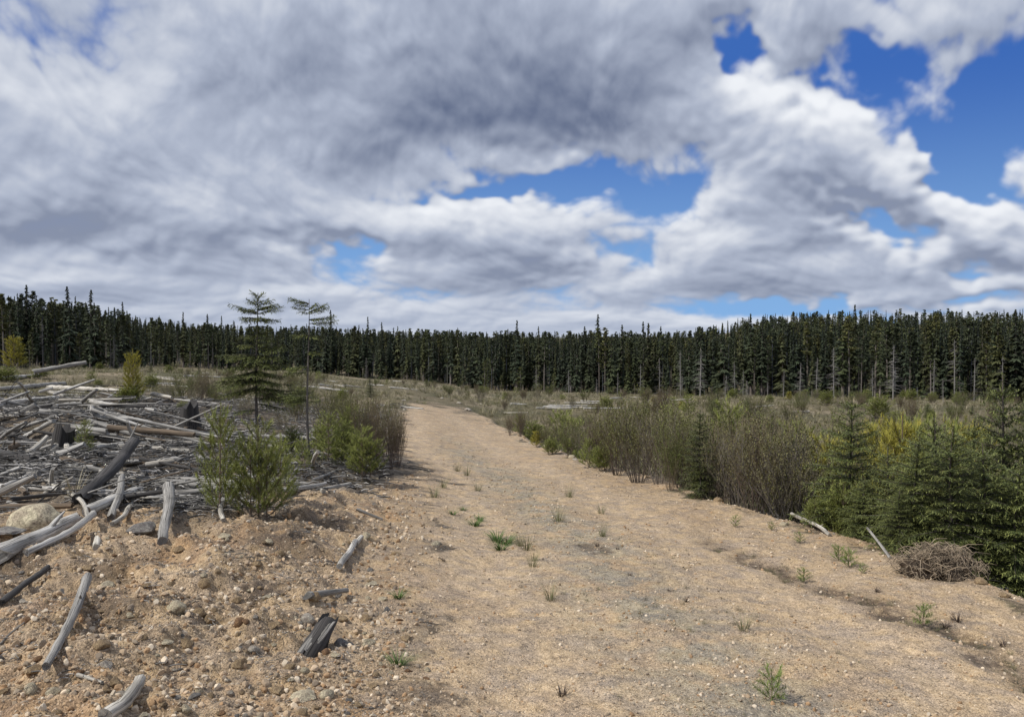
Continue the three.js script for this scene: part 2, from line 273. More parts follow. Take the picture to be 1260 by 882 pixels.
// ------------------------------------------------------------------ ground: one sheet, split where the surface changes
{
  const cols = [], rows = [0.05];
  for (let a = -180; a < -42; a += 4) cols.push(a);
  for (let a = -42; a < 42; a += 0.15) cols.push(a);
  for (let a = 42; a <= 180.01; a += 4) cols.push(Math.min(a, 180));
  for (let r = 0.4; r < 900;) { rows.push(r); r *= r < 3 ? 1.12 : r < 14 ? 1.0042 : r < 60 ? 1.011 : 1.03; }
  const C = cols.length, Rn = rows.length, pos = new Float32Array(C * Rn * 3), col = new Float32Array(C * Rn * 3), uv = new Float32Array(C * Rn * 2), kind = new Uint8Array(C * Rn);
  const SAND = [0.585, 0.452, 0.305], SAND_L = [0.665, 0.525, 0.37], GRAVEL = [0.45, 0.395, 0.30], EARTH = [0.49, 0.375, 0.25], DARKE = [0.15, 0.11, 0.075], RUST = [0.40, 0.235, 0.115], LITTER = [0.36, 0.31, 0.255], MOSS = [0.24, 0.23, 0.10], DRY = [0.29, 0.25, 0.145], OLIVE = [0.19, 0.18, 0.085], PALE = [0.62, 0.53, 0.40];
  const patches = [[350, 680, 0.5], [400, 640, 0.4], [510, 855, 0.22], [330, 720, 0.18], [320, 735, 0.12], [150, 740, 0.22], [240, 755, 0.15], [730, 675, 0.2], [300, 800, 0.12], [20, 700, 0.3], [140, 690, 0.2]].map(([x, y, s]) => ({ ...at(x, y), s }));
  for (let j = 0; j < Rn; j++) for (let i = 0; i < C; i++) {
    const a = cols[i] * R, r = rows[j], x = Math.sin(a) * r, d = Math.cos(a) * r, k = j * C + i, m = masks(x, d);
    pos[k * 3] = x; pos[k * 3 + 1] = H(x, d); pos[k * 3 + 2] = -d; uv[k * 2] = x / 3.07; uv[k * 2 + 1] = d / 3.07;
    const n1 = N2(x * 0.55, d * 0.35), n2 = N2b(x * 1.7, d * 1.3), n3 = N2(x * 5, d * 5), n4 = N2b(x * 14, d * 14);
    let c;
    const dirt = Math.max(m.road, m.bank, m.shoulder);
    kind[k] = m.road > 0.5 ? 1 : m.bank > 0.5 || m.shoulder > 0.5 ? 2 : 0;
    // road and bank soil
    let s = mixc(SAND, SAND_L, ss(0.1, 0.7, n2 * 0.6 + n3 * 0.4));
    s = mixc(s, RUST, 0.16 * ss(0.25, 0.8, n1 + 0.3 * n3));
    const strip = Math.exp(-Math.pow((m.t + 0.27) / 0.24, 2)), track = Math.exp(-Math.pow((m.t + 0.72) / 0.15, 2)) + Math.exp(-Math.pow((m.t - 0.25) / 0.17, 2));          // gravelly strip between the wheel tracks
    s = mixc(s, SAND_L, clamp(0.8 * track * (0.8 + 0.4 * n2))); s = mixc(s, GRAVEL, clamp(1.0 * strip * ss(-0.7, 0.2, n2 + n3 * 0.6) * ss(30, 14, d)));
    let b = mixc(EARTH, SAND, ss(-0.2, 0.7, n2 + 0.5 * n3)); b = mixc(b, RUST, 0.5 * ss(0.2, 0.8, n1 + 0.5 * n3)); b = mixc(b, DARKE, 0.55 * ss(0.35, 0.75, n3 * 0.6 + n4 * 0.4 - n1 * 0.3));
    s = mixc(b, s, clamp(Math.max(m.road, m.shoulder)));
    if (r < 14) for (const p of patches) { const q = Math.hypot(x - p.x, (d - p.d) * 0.8) / p.s; if (q < 2) s = mixc(s, DARKE, 0.75 * ss(1.25, 0.5, q + 0.45 * n3 + 0.35 * n4)); }
    s = mixc(s, DARKE, clamp(rutAt(x, d) * (1.3 + 0.8 * n4 + 0.5 * n3)));
    // slash field and clearing
    const slash = (x < roadC(d) ? 1 : 0) * ss(48, 30, r + 8 * n1);
    let l = mixc(DRY, OLIVE, ss(-0.3, 0.5, N2(x * 0.11, d * 0.06) + 0.4 * n1)); l = mixc(l, PALE, 0.75 * ss(0.45, 0.72, N2b(x * 0.09 + 3, d * 0.035) + 0.25 * n2)); 
    let f = mixc(LITTER, MOSS, 0.6 * ss(0.2, 0.8, n1 + n2 * 0.4)); f = mixc(f, DARKE, 0.8 * ss(-0.35, 0.45, n2 + n3 * 0.5)); f = mixc(f, PALE, 0.5 * ss(0.45, 0.8, n3 + n4 * 0.4));
    l = mixc(l, f, slash);
    // the two surfaces have different maps: each keeps its own colours up to the seam
    c = kind[k] ? mixc(mixc(l, [0.30, 0.24, 0.17], 0.6), s, ss(0.35, 0.85, dirt)) : mixc(l, mixc(EARTH, LITTER, 0.4), ss(0.15, 0.5, dirt));
    const n5 = r < 16 ? N2(x * 34, d * 34) : 0, g = 1 + 0.05 * n3 + 0.09 * n4 + 0.10 * n5; col[k * 3] = c[0] * g; col[k * 3 + 1] = c[1] * g; col[k * 3 + 2] = c[2] * g;
  }
  const idx = [[], [], []];
  for (let j = 0; j + 1 < Rn; j++) for (let i = 0; i + 1 < C; i++) { const a = j * C + i, b = a + 1, c = a + C, e = c + 1; idx[kind[a]].push(a, c, b, b, c, e); }
  const full = new THREE.BufferGeometry(); full.setAttribute('position', new THREE.BufferAttribute(pos, 3)); full.setIndex(new THREE.BufferAttribute(new Uint32Array([...idx[0].slice(0, 0)]), 1));
  const all = new Uint32Array(idx[0].length + idx[1].length + idx[2].length); all.set(idx[0], 0); all.set(idx[1], idx[0].length); all.set(idx[2], idx[0].length + idx[1].length);
  full.setIndex(new THREE.BufferAttribute(all, 1)); full.computeVertexNormals(); const nor = full.attributes.normal.array;
  ['clearing_ground', 'dirt_road', 'dirt_bank'].forEach((name, q) => {
    const used = new Map(), order = [], out = new Uint32Array(idx[q].length);
    idx[q].forEach((v, n) => { let k = used.get(v); if (k === undefined) { k = order.length; used.set(v, k); order.push(v); } out[n] = k; });
    const g = new THREE.BufferGeometry(), pick = (src, w) => { const o = new Float32Array(order.length * w); order.forEach((v, n) => { for (let c = 0; c < w; c++) o[n * w + c] = src[v * w + c]; }); return new THREE.BufferAttribute(o, w); };
    g.setAttribute('position', pick(pos, 3)); g.setAttribute('normal', pick(nor, 3)); g.setAttribute('color', pick(col, 3)); g.setAttribute('uv', pick(uv, 2)); g.setIndex(new THREE.BufferAttribute(out, 1));
    structure(name, g, q ? M.soil : M.litter);
  });
}

// ------------------------------------------------------------------ forest trees (far: 150 m and more)
const tint = (c, k) => [c[0] * k, c[1] * k, c[2] * k];
function farSpruce(seed, { h, R0, bare, fill, green }) {
  const r = rngOf(seed), t = new GB(), c = new GB(), lean = (r() - 0.5) * 0.03 * h;
  const ax = (y) => [lean * y / h, y, lean * 0.5 * y / h];
  const bark = tint([0.20, 0.17, 0.15], 0.75 + r() * 0.5);
  t.tube([ax(-0.4), ax(h * 0.3), ax(h * 0.65), ax(h * 0.99)], [h * 0.0115, h * 0.009, h * 0.006, h * 0.001], 6, bark);
  const levels = Math.round(h * 3.0);
  for (let k = 0; k < levels; k++) {
    const s = k / levels, y = h * (bare + (1 - bare) * s), full = R0 * 1.12 * Math.pow(1 - s, 0.95) * (s < 0.2 ? 0.55 + 2.2 * s : 1) * (0.85 + 0.3 * Math.sin(k * 2.4 + seed)) + 0.1;
    const nb = 5 + Math.floor(r() * 3);
    for (let b = 0; b < nb; b++) {
      if (r() > fill) continue;
      const a = r() * 6.283, L = full * (0.55 + r() * 0.65), droop = 0.15 + 0.35 * (1 - s) + r() * 0.2, ca = Math.cos(a), sa = Math.sin(a), o = ax(y + (r() - 0.5) * 0.3), col = tint(green, 0.65 + r() * 0.75);
      const tip = [o[0] + ca * L, o[1] - L * droop + (s > 0.8 ? L * 0.5 : 0), o[2] + sa * L];
      for (let q = 0; q < 7; q++) {
        const f0 = 0.1 + r() * 0.35, f1 = Math.min(1, f0 + 0.4 + r() * 0.4), w = (0.08 + 0.1 * r()) * L + 0.05, sp = (r() - 0.5) * 0.9 * L, dy = (r() - 0.6) * 0.34;
        const p = [mix(o[0], tip[0], f0), mix(o[1], tip[1], f0), mix(o[2], tip[2], f0)], e = [mix(o[0], tip[0], f1) - sa * sp, mix(o[1], tip[1], f1) + dy - 0.08, mix(o[2], tip[2], f1) + ca * sp];
        c.tri([p[0] - sa * w, p[1] + (r() - 0.5) * 0.2, p[2] + ca * w], [p[0] + sa * w, p[1] + (r() - 0.5) * 0.2, p[2] - ca * w], e, col);
      }
    }
  }
  for (let k = 0; k < 10; k++) { const y = h * (0.9 + 0.1 * k / 10), a = r() * 6.283, l = 0.28 * (1.05 - k / 10); c.tri([lean - 0.05, y, 0], [lean + 0.05, y, 0.05], [lean + Math.cos(a) * l, y + 0.15, Math.sin(a) * l], tint(green, 0.8 + r() * 0.4)); }
  if (bare > 0.15) for (let k = 0; k < 18; k++) { const y = h * (0.06 + r() * bare), a = r() * 6.283, l = 0.4 + r() * 0.9, o = ax(y); t.tube([o, [o[0] + Math.cos(a) * l, y - 0.15 * l, o[2] + Math.sin(a) * l]], [0.025, 0.008], 3, tint(bark, 0.9)); }
  return { trunk: t, crown: c };
}
function farPine(seed, { h, R0, bare, green }) {
  const r = rngOf(seed), t = new GB(), c = new GB(), lean = (r() - 0.5) * 0.05 * h, ax = (y) => [lean * y / h * (y / h), y, 0];
  const bark = tint([0.19, 0.165, 0.145], 0.8 + r() * 0.4);
  t.tube([ax(-0.4), ax(h * 0.35), ax(h * 0.7), ax(h * 0.98)], [h * 0.0085, h * 0.007, h * 0.005, h * 0.0015], 6, bark);
  const nb = Math.round(h * 5.5);
  for (let b = 0; b < nb; b++) {
    const s = r(), y = h * (bare + (1 - bare) * s), a = r() * 6.283, L = R0 * (Math.pow(1 - s, 0.6) * 0.9 + 0.15) * (0.5 + 0.6 * r()) * (s < 0.15 ? 0.6 : 1), o = ax(y), e = [o[0] + Math.cos(a) * L, y + L * (0.1 + 0.35 * r()), o[2] + Math.sin(a) * L];
    t.tube([o, e], [0.03, 0.01], 3, bark);
    const col = tint(green, 0.6 + r() * 0.8);
    for (let k = 0; k < 13; k++) {
      const f = 0.3 + 0.75 * r(), q = [mix(o[0], e[0], f), mix(o[1], e[1], f), mix(o[2], e[2], f)], z = 0.16 + 0.22 * r(), v = () => [(r() - 0.5) * 2 * z + q[0], (r() - 0.45) * 1.5 * z + q[1], (r() - 0.5) * 2 * z + q[2]];
      c.tri(v(), v(), v(), col);
    }
  }
  for (let k = 0; k < 26; k++) { const y = h * (0.1 + r() * bare * 0.9), a = r() * 6.283, l = 0.3 + r() * 0.8, o = ax(y); t.tube([o, [o[0] + Math.cos(a) * l, y + (r() - 0.6) * 0.3 * l, o[2] + Math.sin(a) * l]], [0.02, 0.006], 3, bark); }
  return { trunk: t, crown: c };
}
function deadTree(seed, h, branches) {
  const r = rngOf(seed), t = new GB(), lean = (r() - 0.5) * 0.08 * h, ax = (y) => [lean * y / h, y, lean * 0.4 * y / h], col = tint([0.25, 0.235, 0.22], 0.8 + r() * 0.4);
  t.tube([ax(-0.3), ax(h * 0.3), ax(h * 0.7), ax(h)], [h * 0.013, h * 0.011, h * 0.007, h * 0.003], 6, col, 0.15, seed);
  for (let k = 0; k < branches; k++) { const s = 0.15 + 0.83 * r(), y = h * s, a = r() * 6.283, l = (1.15 - s) * h * 0.2 * (0.4 + r()), o = ax(y), up = (r() - 0.55) * 0.6; t.tube([o, [o[0] + Math.cos(a) * l * 0.6, y + up * l * 0.6, o[2] + Math.sin(a) * l * 0.6], [o[0] + Math.cos(a + 0.2) * l, y + (up - 0.1) * l, o[2] + Math.sin(a + 0.2) * l]], [0.028, 0.018, 0.006], 3, tint(col, 0.9)); }
  return t;
}
{
  const SPR = [0.060, 0.066, 0.024], PIN = [0.087, 0.088, 0.027];  // cloud shade over the forest is put into these already dark needle greens
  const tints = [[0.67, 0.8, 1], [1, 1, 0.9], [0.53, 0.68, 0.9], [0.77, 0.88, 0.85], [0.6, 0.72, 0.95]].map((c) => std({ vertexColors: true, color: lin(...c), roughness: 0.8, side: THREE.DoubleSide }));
  const kinds = [
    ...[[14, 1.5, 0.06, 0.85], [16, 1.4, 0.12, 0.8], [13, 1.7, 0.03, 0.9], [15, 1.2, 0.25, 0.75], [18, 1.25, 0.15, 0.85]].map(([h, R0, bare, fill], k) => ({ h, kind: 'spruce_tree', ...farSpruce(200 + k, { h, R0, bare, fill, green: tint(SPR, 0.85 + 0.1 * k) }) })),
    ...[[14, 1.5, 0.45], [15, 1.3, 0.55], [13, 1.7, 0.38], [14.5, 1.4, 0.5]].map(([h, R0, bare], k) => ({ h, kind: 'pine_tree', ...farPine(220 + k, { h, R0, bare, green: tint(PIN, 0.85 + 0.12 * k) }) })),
  ];
  const lowKinds = [{ h: 14, kind: 'spruce_tree', ...farSpruce(240, { h: 14, R0: 1.6, bare: 0.02, fill: 0.9, green: [0.075, 0.09, 0.03] }) }, { h: 14, kind: 'spruce_tree', ...farSpruce(241, { h: 14, R0: 1.8, bare: 0.02, fill: 0.9, green: [0.06, 0.075, 0.028] }) }, { h: 13, kind: 'pine_tree', ...farPine(242, { h: 13, R0: 1.8, bare: 0.1, green: [0.10, 0.11, 0.03] }) }];
  for (const k of [...kinds, ...lowKinds]) { k.tg = k.trunk.build(); k.cg = k.crown.build(); }
  const look = ['broad dark spruce branched to the ground', 'slim dark spruce with open lower trunk', 'squat full spruce branched to the ground', 'thin ragged spruce with bare lower trunk', 'tall narrow spire of spruce', 'straight pine with a rounded crown', 'lanky pine with a small high crown', 'broad pine with a long crown', 'slim pine with bare trunk below half'];
  const r = rngOf(301);
  const plant = (k, th, rad, hh, fat = 1) => {
    const x = Math.sin(th * R) * rad, d = Math.cos(th * R) * rad, s = hh / k.h, g = new THREE.Group();
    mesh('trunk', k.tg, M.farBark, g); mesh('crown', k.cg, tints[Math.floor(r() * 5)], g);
    g.position.set(x, H(x, d), -d); g.scale.set(s * fat * (1.0 + r() * 0.45), s, s * fat * (1.0 + r() * 0.45)); g.rotation.y = r() * 6.283;
    const q = look[kinds.indexOf(k)]; top(g, k.kind, q + (fat > 1 ? ' standing above the forest skyline' : ' in the front of the forest'), 'tree', q + (fat > 1 ? ' above the skyline' : ' at the forest edge'));
  };
  // height of the top of the forest against the eye, from the skyline of the photograph
  const sky = [[-31, 356], [-29.5, 362], [-27, 366], [-25, 376], [-22.6, 390], [-20, 396], [-14, 400], [-8, 404], [0, 407], [8, 407], [11, 408], [14.5, 398], [18, 392], [22, 390], [31, 392]];
  const heightAt = (th, rad) => { const Y = lerpTable(sky, th), x = Math.sin(th * R) * rad, d = Math.cos(th * R) * rad; return EYE + (HORIZON - Y) / F * d - H(x, d); };
  for (let k = 0; k < 280; k++) {
    const th = -33.5 + 67 * (k + r() * 1.4 - 0.2) / 280, e = lerpTable(edgeT, th), rad = e + Math.pow(r(), 1.3) * 26;
    const left = th < -22.5, pine = r() < (left ? 0.5 : th > 15 ? 0.4 : 0.18), ks = kinds.filter((q) => (q.kind === 'pine_tree') === pine), kd = ks[Math.floor(r() * ks.length)];
    plant(kd, th, rad, clamp(heightAt(th, rad) * (1 + 0.07 * N2(th * 0.6, 2)) * (r() < 0.3 ? 0.5 + r() * 0.3 : 0.8 + r() * 0.22), 4, 22));
  }
  for (let k = 0; k < 60; k++) {                                       // low growth before the tall trees
    const th = -33 + 66 * (k + r()) / 60, rad = lerpTable(edgeT, th) - 2 - 10 * r(), kd = lowKinds[Math.floor(r() * 3)], x = Math.sin(th * R) * rad, d = Math.cos(th * R) * rad, hh = 2.5 + 4.5 * r() * r(), sc = hh / kd.h, g = new THREE.Group();
    mesh('trunk', kd.tg, M.farBark, g); mesh('crown', kd.cg, M.plant, g); g.position.set(x, H(x, d), -d); g.scale.set(sc * 1.7, sc, sc * 1.7); g.rotation.y = r() * 6.283;
    top(g, kd.kind, 'low bushy ' + (kd.kind === 'pine_tree' ? 'pine' : 'spruce') + ' growing out in front of the tall forest', 'tree', 'low ' + kd.kind.slice(0, 6) + ' growth before the forest');
  }
  // spires that stand above the general skyline: pixel, top
  for (const [px, topY] of [[33, 350], [85, 352], [110, 356], [152, 371], [225, 383], [256, 386], [272, 388], [408, 381], [452, 389], [470, 396], [636, 393], [663, 401], [735, 386], [718, 401], [792, 395], [797, 397], [765, 399], [814, 401], [858, 404], [866, 402], [877, 399], [915, 394], [925, 385], [938, 393], [1038, 382], [1051, 374], [1178, 382], [1226, 383], [1252, 380]]) {
    const th = Math.atan((px - CX) / F) / R, e = lerpTable(edgeT, th), rad = e + 5 + r() * 12, d = rad * Math.cos(th * R);
    plant(kinds[r() < 0.5 ? 4 : 1], th, rad, heightTo(px, d, topY) * 1.0, 1.25 + 0.3 * r());
  }
  // the depth of the forest, which reads as one mass
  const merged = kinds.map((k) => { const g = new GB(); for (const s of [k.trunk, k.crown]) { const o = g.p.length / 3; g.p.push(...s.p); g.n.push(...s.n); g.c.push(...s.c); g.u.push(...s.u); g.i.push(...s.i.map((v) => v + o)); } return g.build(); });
  const spots = kinds.map(() => []);
  for (let k = 0; k < 4400; k++) {
    const th = -40 + 80 * r(), e = lerpTable(edgeT, th), rad = e + 9 + Math.pow(r(), 1.4) * 240, q = Math.floor(r() * kinds.length);
    spots[q].push([th, rad, clamp(heightAt(th, Math.min(rad, e + 60)) * (0.66 + r() * 0.34), 6, 18), r()]);
  }
  const o = new THREE.Object3D();
  kinds.forEach((k, q) => {
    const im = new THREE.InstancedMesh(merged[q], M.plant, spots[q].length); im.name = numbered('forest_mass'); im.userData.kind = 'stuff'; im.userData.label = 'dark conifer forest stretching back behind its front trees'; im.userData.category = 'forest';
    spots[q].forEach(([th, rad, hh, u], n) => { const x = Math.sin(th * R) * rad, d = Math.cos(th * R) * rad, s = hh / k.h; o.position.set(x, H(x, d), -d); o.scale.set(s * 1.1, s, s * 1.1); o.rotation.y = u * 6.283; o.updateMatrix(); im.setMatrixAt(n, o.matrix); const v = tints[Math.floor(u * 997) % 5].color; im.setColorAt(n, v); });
    im.castShadow = im.receiveShadow = true; scene.add(im);
  });
  // bare grey snags in front of the forest
  const snags = [0, 1, 2, 3].map((k) => deadTree(330 + k, 8, 50 + k * 24).build());
  for (const [px, topY, d] of [[1027, 428, 135], [1100, 424, 130], [1150, 442, 140], [1162, 466, 120], [1176, 418, 150], [1005, 440, 140], [985, 446, 140], [965, 455, 130], [915, 455, 145], [905, 445, 150], [862, 430, 150], [838, 432, 150], [788, 448, 120], [812, 440, 135], [840, 462, 110], [920, 468, 120], [945, 470, 110], [1075, 452, 130], [1200, 440, 140], [893, 462, 125], [1235, 438, 140], [52, 392, 140], [110, 400, 142], [116, 405, 144], [140, 412, 145], [700, 455, 150], [735, 466, 140], [760, 458, 150], [660, 452, 170], [450, 440, 180]]) {
    const h = heightTo(px, d, topY), s = h / 8, g = mesh('x', snags[Math.floor(r() * 4)], M.farBark), x = (px - CX) / F * d;
    g.position.set(x, H(x, d), -d); g.scale.set(Math.max(s, 0.5), s, Math.max(s, 0.5)); g.rotation.y = r() * 6.283;
    top(g, 'dead_snag', 'bare grey dead snag standing in front of the forest wall', 'dead tree', 'dead snags before the forest');
  }
}

// ------------------------------------------------------------------ near conifers
const V = (x, y, z) => new THREE.Vector3(x, y, z);
function sized(o) { o.foliage.computeBoundingBox(); o.h = o.foliage.boundingBox.max.y; return o; }
function needle(g, p, dir, len, w, col, col2) {
  const s = Math.abs(dir.y) < 0.9 ? V(dir.z, 0, -dir.x) : V(1, 0, 0); s.normalize().multiplyScalar(w / 2);
  g.tri([p.x - s.x, p.y - s.y, p.z - s.z], [p.x + s.x, p.y + s.y, p.z + s.z], [p.x + dir.x * len, p.y + dir.y * len, p.z + dir.z * len], col, col2);
}
function brush(g, r, a, b, { len, w, step, spread, col, tip }) {          // needles round a twig
  const L = a.distanceTo(b), n = Math.max(3, Math.round(L / step)), dir = b.clone().sub(a).normalize(), q = V(0, 0, 0);
  for (let k = 0; k < n; k++) {
    const s = (k + r()) / n; q.set(r() - 0.5, r() - 0.42, r() - 0.5).normalize();
    const d = q.multiplyScalar(spread).add(dir).normalize(), c = mixc(col, tip, s * (0.4 + 0.6 * r()));
    needle(g, a.clone().lerp(b, s), d, len * (0.7 + 0.5 * r()), w, c, c);
  }
}
function spruceBranch(g, t, r, o, az, L, rise, sag, opt) {
  const pts = [], n = 6, ca = Math.cos(az), sa = Math.sin(az);
  const f = (s) => V(o.x + ca * L * s, o.y + rise * L * s - sag * L * s * s + 0.12 * L * s * s * s, o.z + sa * L * s);
  for (let k = 0; k <= n; k++) pts.push(f(k / n).toArray());
  t.tube(pts, pts.map((_, k) => (0.0035 + 0.008 * L) * (1 - 0.8 * k / n)), 3, opt.bark);
  const col = tint(opt.green, 0.7 + 0.6 * r()), tip = tint(opt.tip ?? [opt.green[0] * 1.9, opt.green[1] * 1.6, opt.green[2] * 1.3], 0.8 + 0.4 * r());
  const nt = Math.max(4, Math.round(L / opt.twig));
  for (let k = 0; k < nt; k++) {
    const s = 0.05 + 0.95 * (k + r() * 0.6) / nt, p = f(s);
    for (const side of [-1, 1]) {
      if (r() > opt.fill) continue;
      const tl = (0.42 * L * (1 - s) + 0.035 + 0.02 * r()) * (s < 0.25 ? 0.6 + s * 1.6 : 1), ang = az + side * (0.75 + 0.3 * r()), e = V(p.x + Math.cos(ang) * tl, p.y + (rise - 2 * sag * s) * tl * 0.5 - 0.15 * tl + (r() - 0.6) * 0.09 * (0.4 + L), p.z + Math.sin(ang) * tl);
      brush(g, r, p, e, { len: opt.needle, w: opt.nw, step: opt.step, spread: 0.85, col, tip });
    }
  }
  brush(g, r, f(0.04), f(1.0), { len: opt.needle, w: opt.nw, step: opt.step * 0.8, spread: 0.9, col, tip });
}
function nearSpruce(seed, { h, R0, levels, fill = 0.95, green, tip, bare = 0.04 }) {
  const r = rngOf(seed), g = new GB(), t = new GB(), bark = [0.12, 0.10, 0.085], lean = (r() - 0.5) * 0.06;
  const ax = (y) => V(lean * y + 0.01 * Math.sin(y * 5 + seed), y, 0.02 * Math.sin(y * 3 + seed));
  const pts = []; for (let k = 0; k <= 8; k++) pts.push(ax(-0.05 + (h + 0.05) * k / 8).toArray());
  t.tube(pts, pts.map((_, k) => 0.012 * h * (1 - 0.9 * k / 8) + 0.003), 6, bark, 0.1, seed);
  const opt = { green, tip, bark, fill, twig: 0.034, needle: 0.030, nw: 0.0085, step: 0.0085 };
  for (let k = 0; k < levels; k++) {
    const s = Math.pow(k / levels, 0.92), y = h * (bare + (0.97 - bare) * s), nb = s > 0.85 ? 6 : 8 + Math.floor(r() * 3), a0 = r() * 6.283;
    for (let b = 0; b < nb; b++) {
      const L = (R0 * Math.pow(1 - s, 0.68) + 0.055) * (0.65 + 0.5 * r());
      spruceBranch(g, t, r, ax(y + (r() - 0.5) * 0.06), a0 + b / nb * 6.283 + (r() - 0.5) * 0.7, L, mix(0.12, 0.75, s * s), mix(0.38, 0.2, s), opt);
    }
  }
  brush(g, r, ax(h * 0.5), ax(h), { len: 0.035, w: 0.009, step: 0.002, spread: 0.8, col: green, tip: tip ?? green });
  return sized({ trunk: t.build(), foliage: g.build() });
}
function nearPine(seed, { h, R0, whorls, green, tip, stems = 1, arms = 5, side = 11 }) {
  const r = rngOf(seed), g = new GB(), t = new GB(), bark = [0.20, 0.15, 0.11];
  for (let st = 0; st < stems; st++) {
    const hh = h * (st ? 0.55 + 0.35 * r() : 1), bx = st ? (r() - 0.5) * R0 * 1.1 : 0, bz = st ? (r() - 0.5) * R0 * 0.8 : 0, lx = (r() - 0.5) * 0.12;
    const ax = (y) => V(bx + lx * y, y, bz), pts = [0, 1, 2, 3, 4, 5].map((k) => ax(-0.04 + (hh + 0.04) * k / 5).toArray());
    t.tube(pts, pts.map((_, k) => 0.013 * hh * (1 - 0.8 * k / 5) + 0.002), 6, bark);
    const o = { len: 0.058, w: 0.0055, step: 0.0031, spread: 1.1, col: green, tip };
    brush(g, r, ax(hh * 0.72), ax(hh), o);
    for (let k = 0; k < whorls; k++) {
      const s = k / whorls, y = hh * (0.05 + 0.85 * s), nb = arms + Math.floor(r() * 3), a0 = r() * 6.283;
      for (let b = 0; b < nb; b++) {
        const a = a0 + b / nb * 6.283 + (r() - 0.5) * 0.6, L = (R0 * Math.pow(1 - s, 0.65) + 0.07) * (0.6 + 0.5 * r()), p0 = ax(y), rise = 0.45 + 0.5 * s + 0.3 * r(), f = (q) => V(p0.x + Math.cos(a) * L * q, p0.y + L * (rise * q * (0.55 + 0.45 * q)), p0.z + Math.sin(a) * L * q);
        t.tube([0, 0.35, 0.7, 1].map((q) => f(q).toArray()), [0.006, 0.005, 0.004, 0.002].map((v) => v * (0.6 + L)), 3, bark);
        const col = tint(green, 0.7 + 0.55 * r()), tp = tint(tip, 0.8 + 0.4 * r()), oo = { ...o, col, tip: tp };
        brush(g, r, f(0.35), f(1), oo);
        const ns = Math.round(L * side); for (let q = 0; q < ns; q++) { const s2 = 0.35 + 0.6 * r(), p = f(s2), a2 = a + (r() < 0.5 ? -1 : 1) * (0.5 + 0.5 * r()), l2 = 0.06 + 0.4 * L * (1 - s2) + 0.05 * r(); brush(g, r, p, V(p.x + Math.cos(a2) * l2, p.y + l2 * (0.35 + 0.6 * r()), p.z + Math.sin(a2) * l2), oo); }
      }
    }
  }
  return sized({ trunk: t.build(), foliage: g.build() });
}
function willow(seed, { h, spread, stems, leaf, leaves, bark }) {
  const r = rngOf(seed), t = new GB(), g = new GB();
  const leafAt = (p, dir) => { const q = V(r() - 0.5, r() - 0.3, r() - 0.5).normalize().add(dir).normalize(), l = 0.018 + 0.02 * r(), s = V(q.z, 0.3 * (r() - 0.5), -q.x).normalize().multiplyScalar(l * 0.26), c = tint(leaf, 0.6 + 0.8 * r()), m = p.clone().addScaledVector(q, l * 0.45), e = p.clone().addScaledVector(q, l); g.tri(p.toArray(), m.clone().add(s).toArray(), e.toArray(), c); g.tri(p.toArray(), e.toArray(), m.clone().sub(s).toArray(), c); };
  const twig = (p, dir, L, rad, level) => {
    const n = level ? 4 : 7, pts = [p.toArray()], d = dir.clone(), q = p.clone();
    for (let k = 0; k < n; k++) { d.x += (r() - 0.5) * 0.28; d.z += (r() - 0.5) * 0.28; d.y += level ? 0.10 : 0.06; d.normalize(); q.addScaledVector(d, L / n); pts.push(q.toArray());
      if (level < 2 && k > 0) for (let b = 0; b < (level ? 1 : 1 + (r() < 0.55 ? 1 : 0)); b++) { const a = r() * 6.283, nd = V(d.x + Math.cos(a) * 0.55, d.y + 0.15, d.z + Math.sin(a) * 0.55).normalize(); twig(q.clone(), nd, L * (0.28 + 0.2 * r()) * (1.1 - 0.5 * k / n), rad * 0.5, level + 1); }
      if (level || k > 2) for (let b = 0; b < leaves + r() - 0.5; b++) if (r() < 0.85) leafAt(q.clone().addScaledVector(d, -r() * L / n), d);
    }
    t.tube(pts, pts.map((_, k) => rad * (1 - 0.7 * k / n)), 3, tint(bark, 0.7 + 0.6 * r()));
  };
  for (let k = 0; k < stems; k++) { const a = r() * 6.283, q = Math.sqrt(r()), lean = spread * q; twig(V(Math.cos(a) * 0.12 * q, -0.03, Math.sin(a) * 0.12 * q), V(Math.cos(a) * lean, 1, Math.sin(a) * lean).normalize(), h * (0.65 + 0.4 * r()), 0.006 + 0.004 * r(), 0); }
  return sized({ stems: t.build(), foliage: g.build() });
}
const YG = [0.17, 0.20, 0.038], YGT = [0.33, 0.35, 0.09], SG = [0.046, 0.066, 0.020], SGT = [0.24, 0.255, 0.07];
const pineKinds = [nearPine(400, { h: 1, R0: 0.30, whorls: 8, green: YG, tip: YGT }), nearPine(401, { h: 1, R0: 0.36, whorls: 6, stems: 3, green: tint(YG, 0.85), tip: YGT }), nearPine(402, { h: 1, R0: 0.30, whorls: 8, arms: 7, side: 14, green: [0.27, 0.25, 0.035], tip: [0.46, 0.40, 0.06] })];
const spruceKinds = [nearSpruce(410, { h: 1.6, R0: 0.50, levels: 14, green: SG, tip: SGT }), nearSpruce(411, { h: 1.6, R0: 0.58, levels: 14, green: tint(SG, 1.25), tip: tint(SGT, 1.15) }), nearSpruce(412, { h: 1.6, R0: 0.40, levels: 14, green: tint(SG, 0.8), tip: tint(SGT, 0.7), fill: 0.85 })];
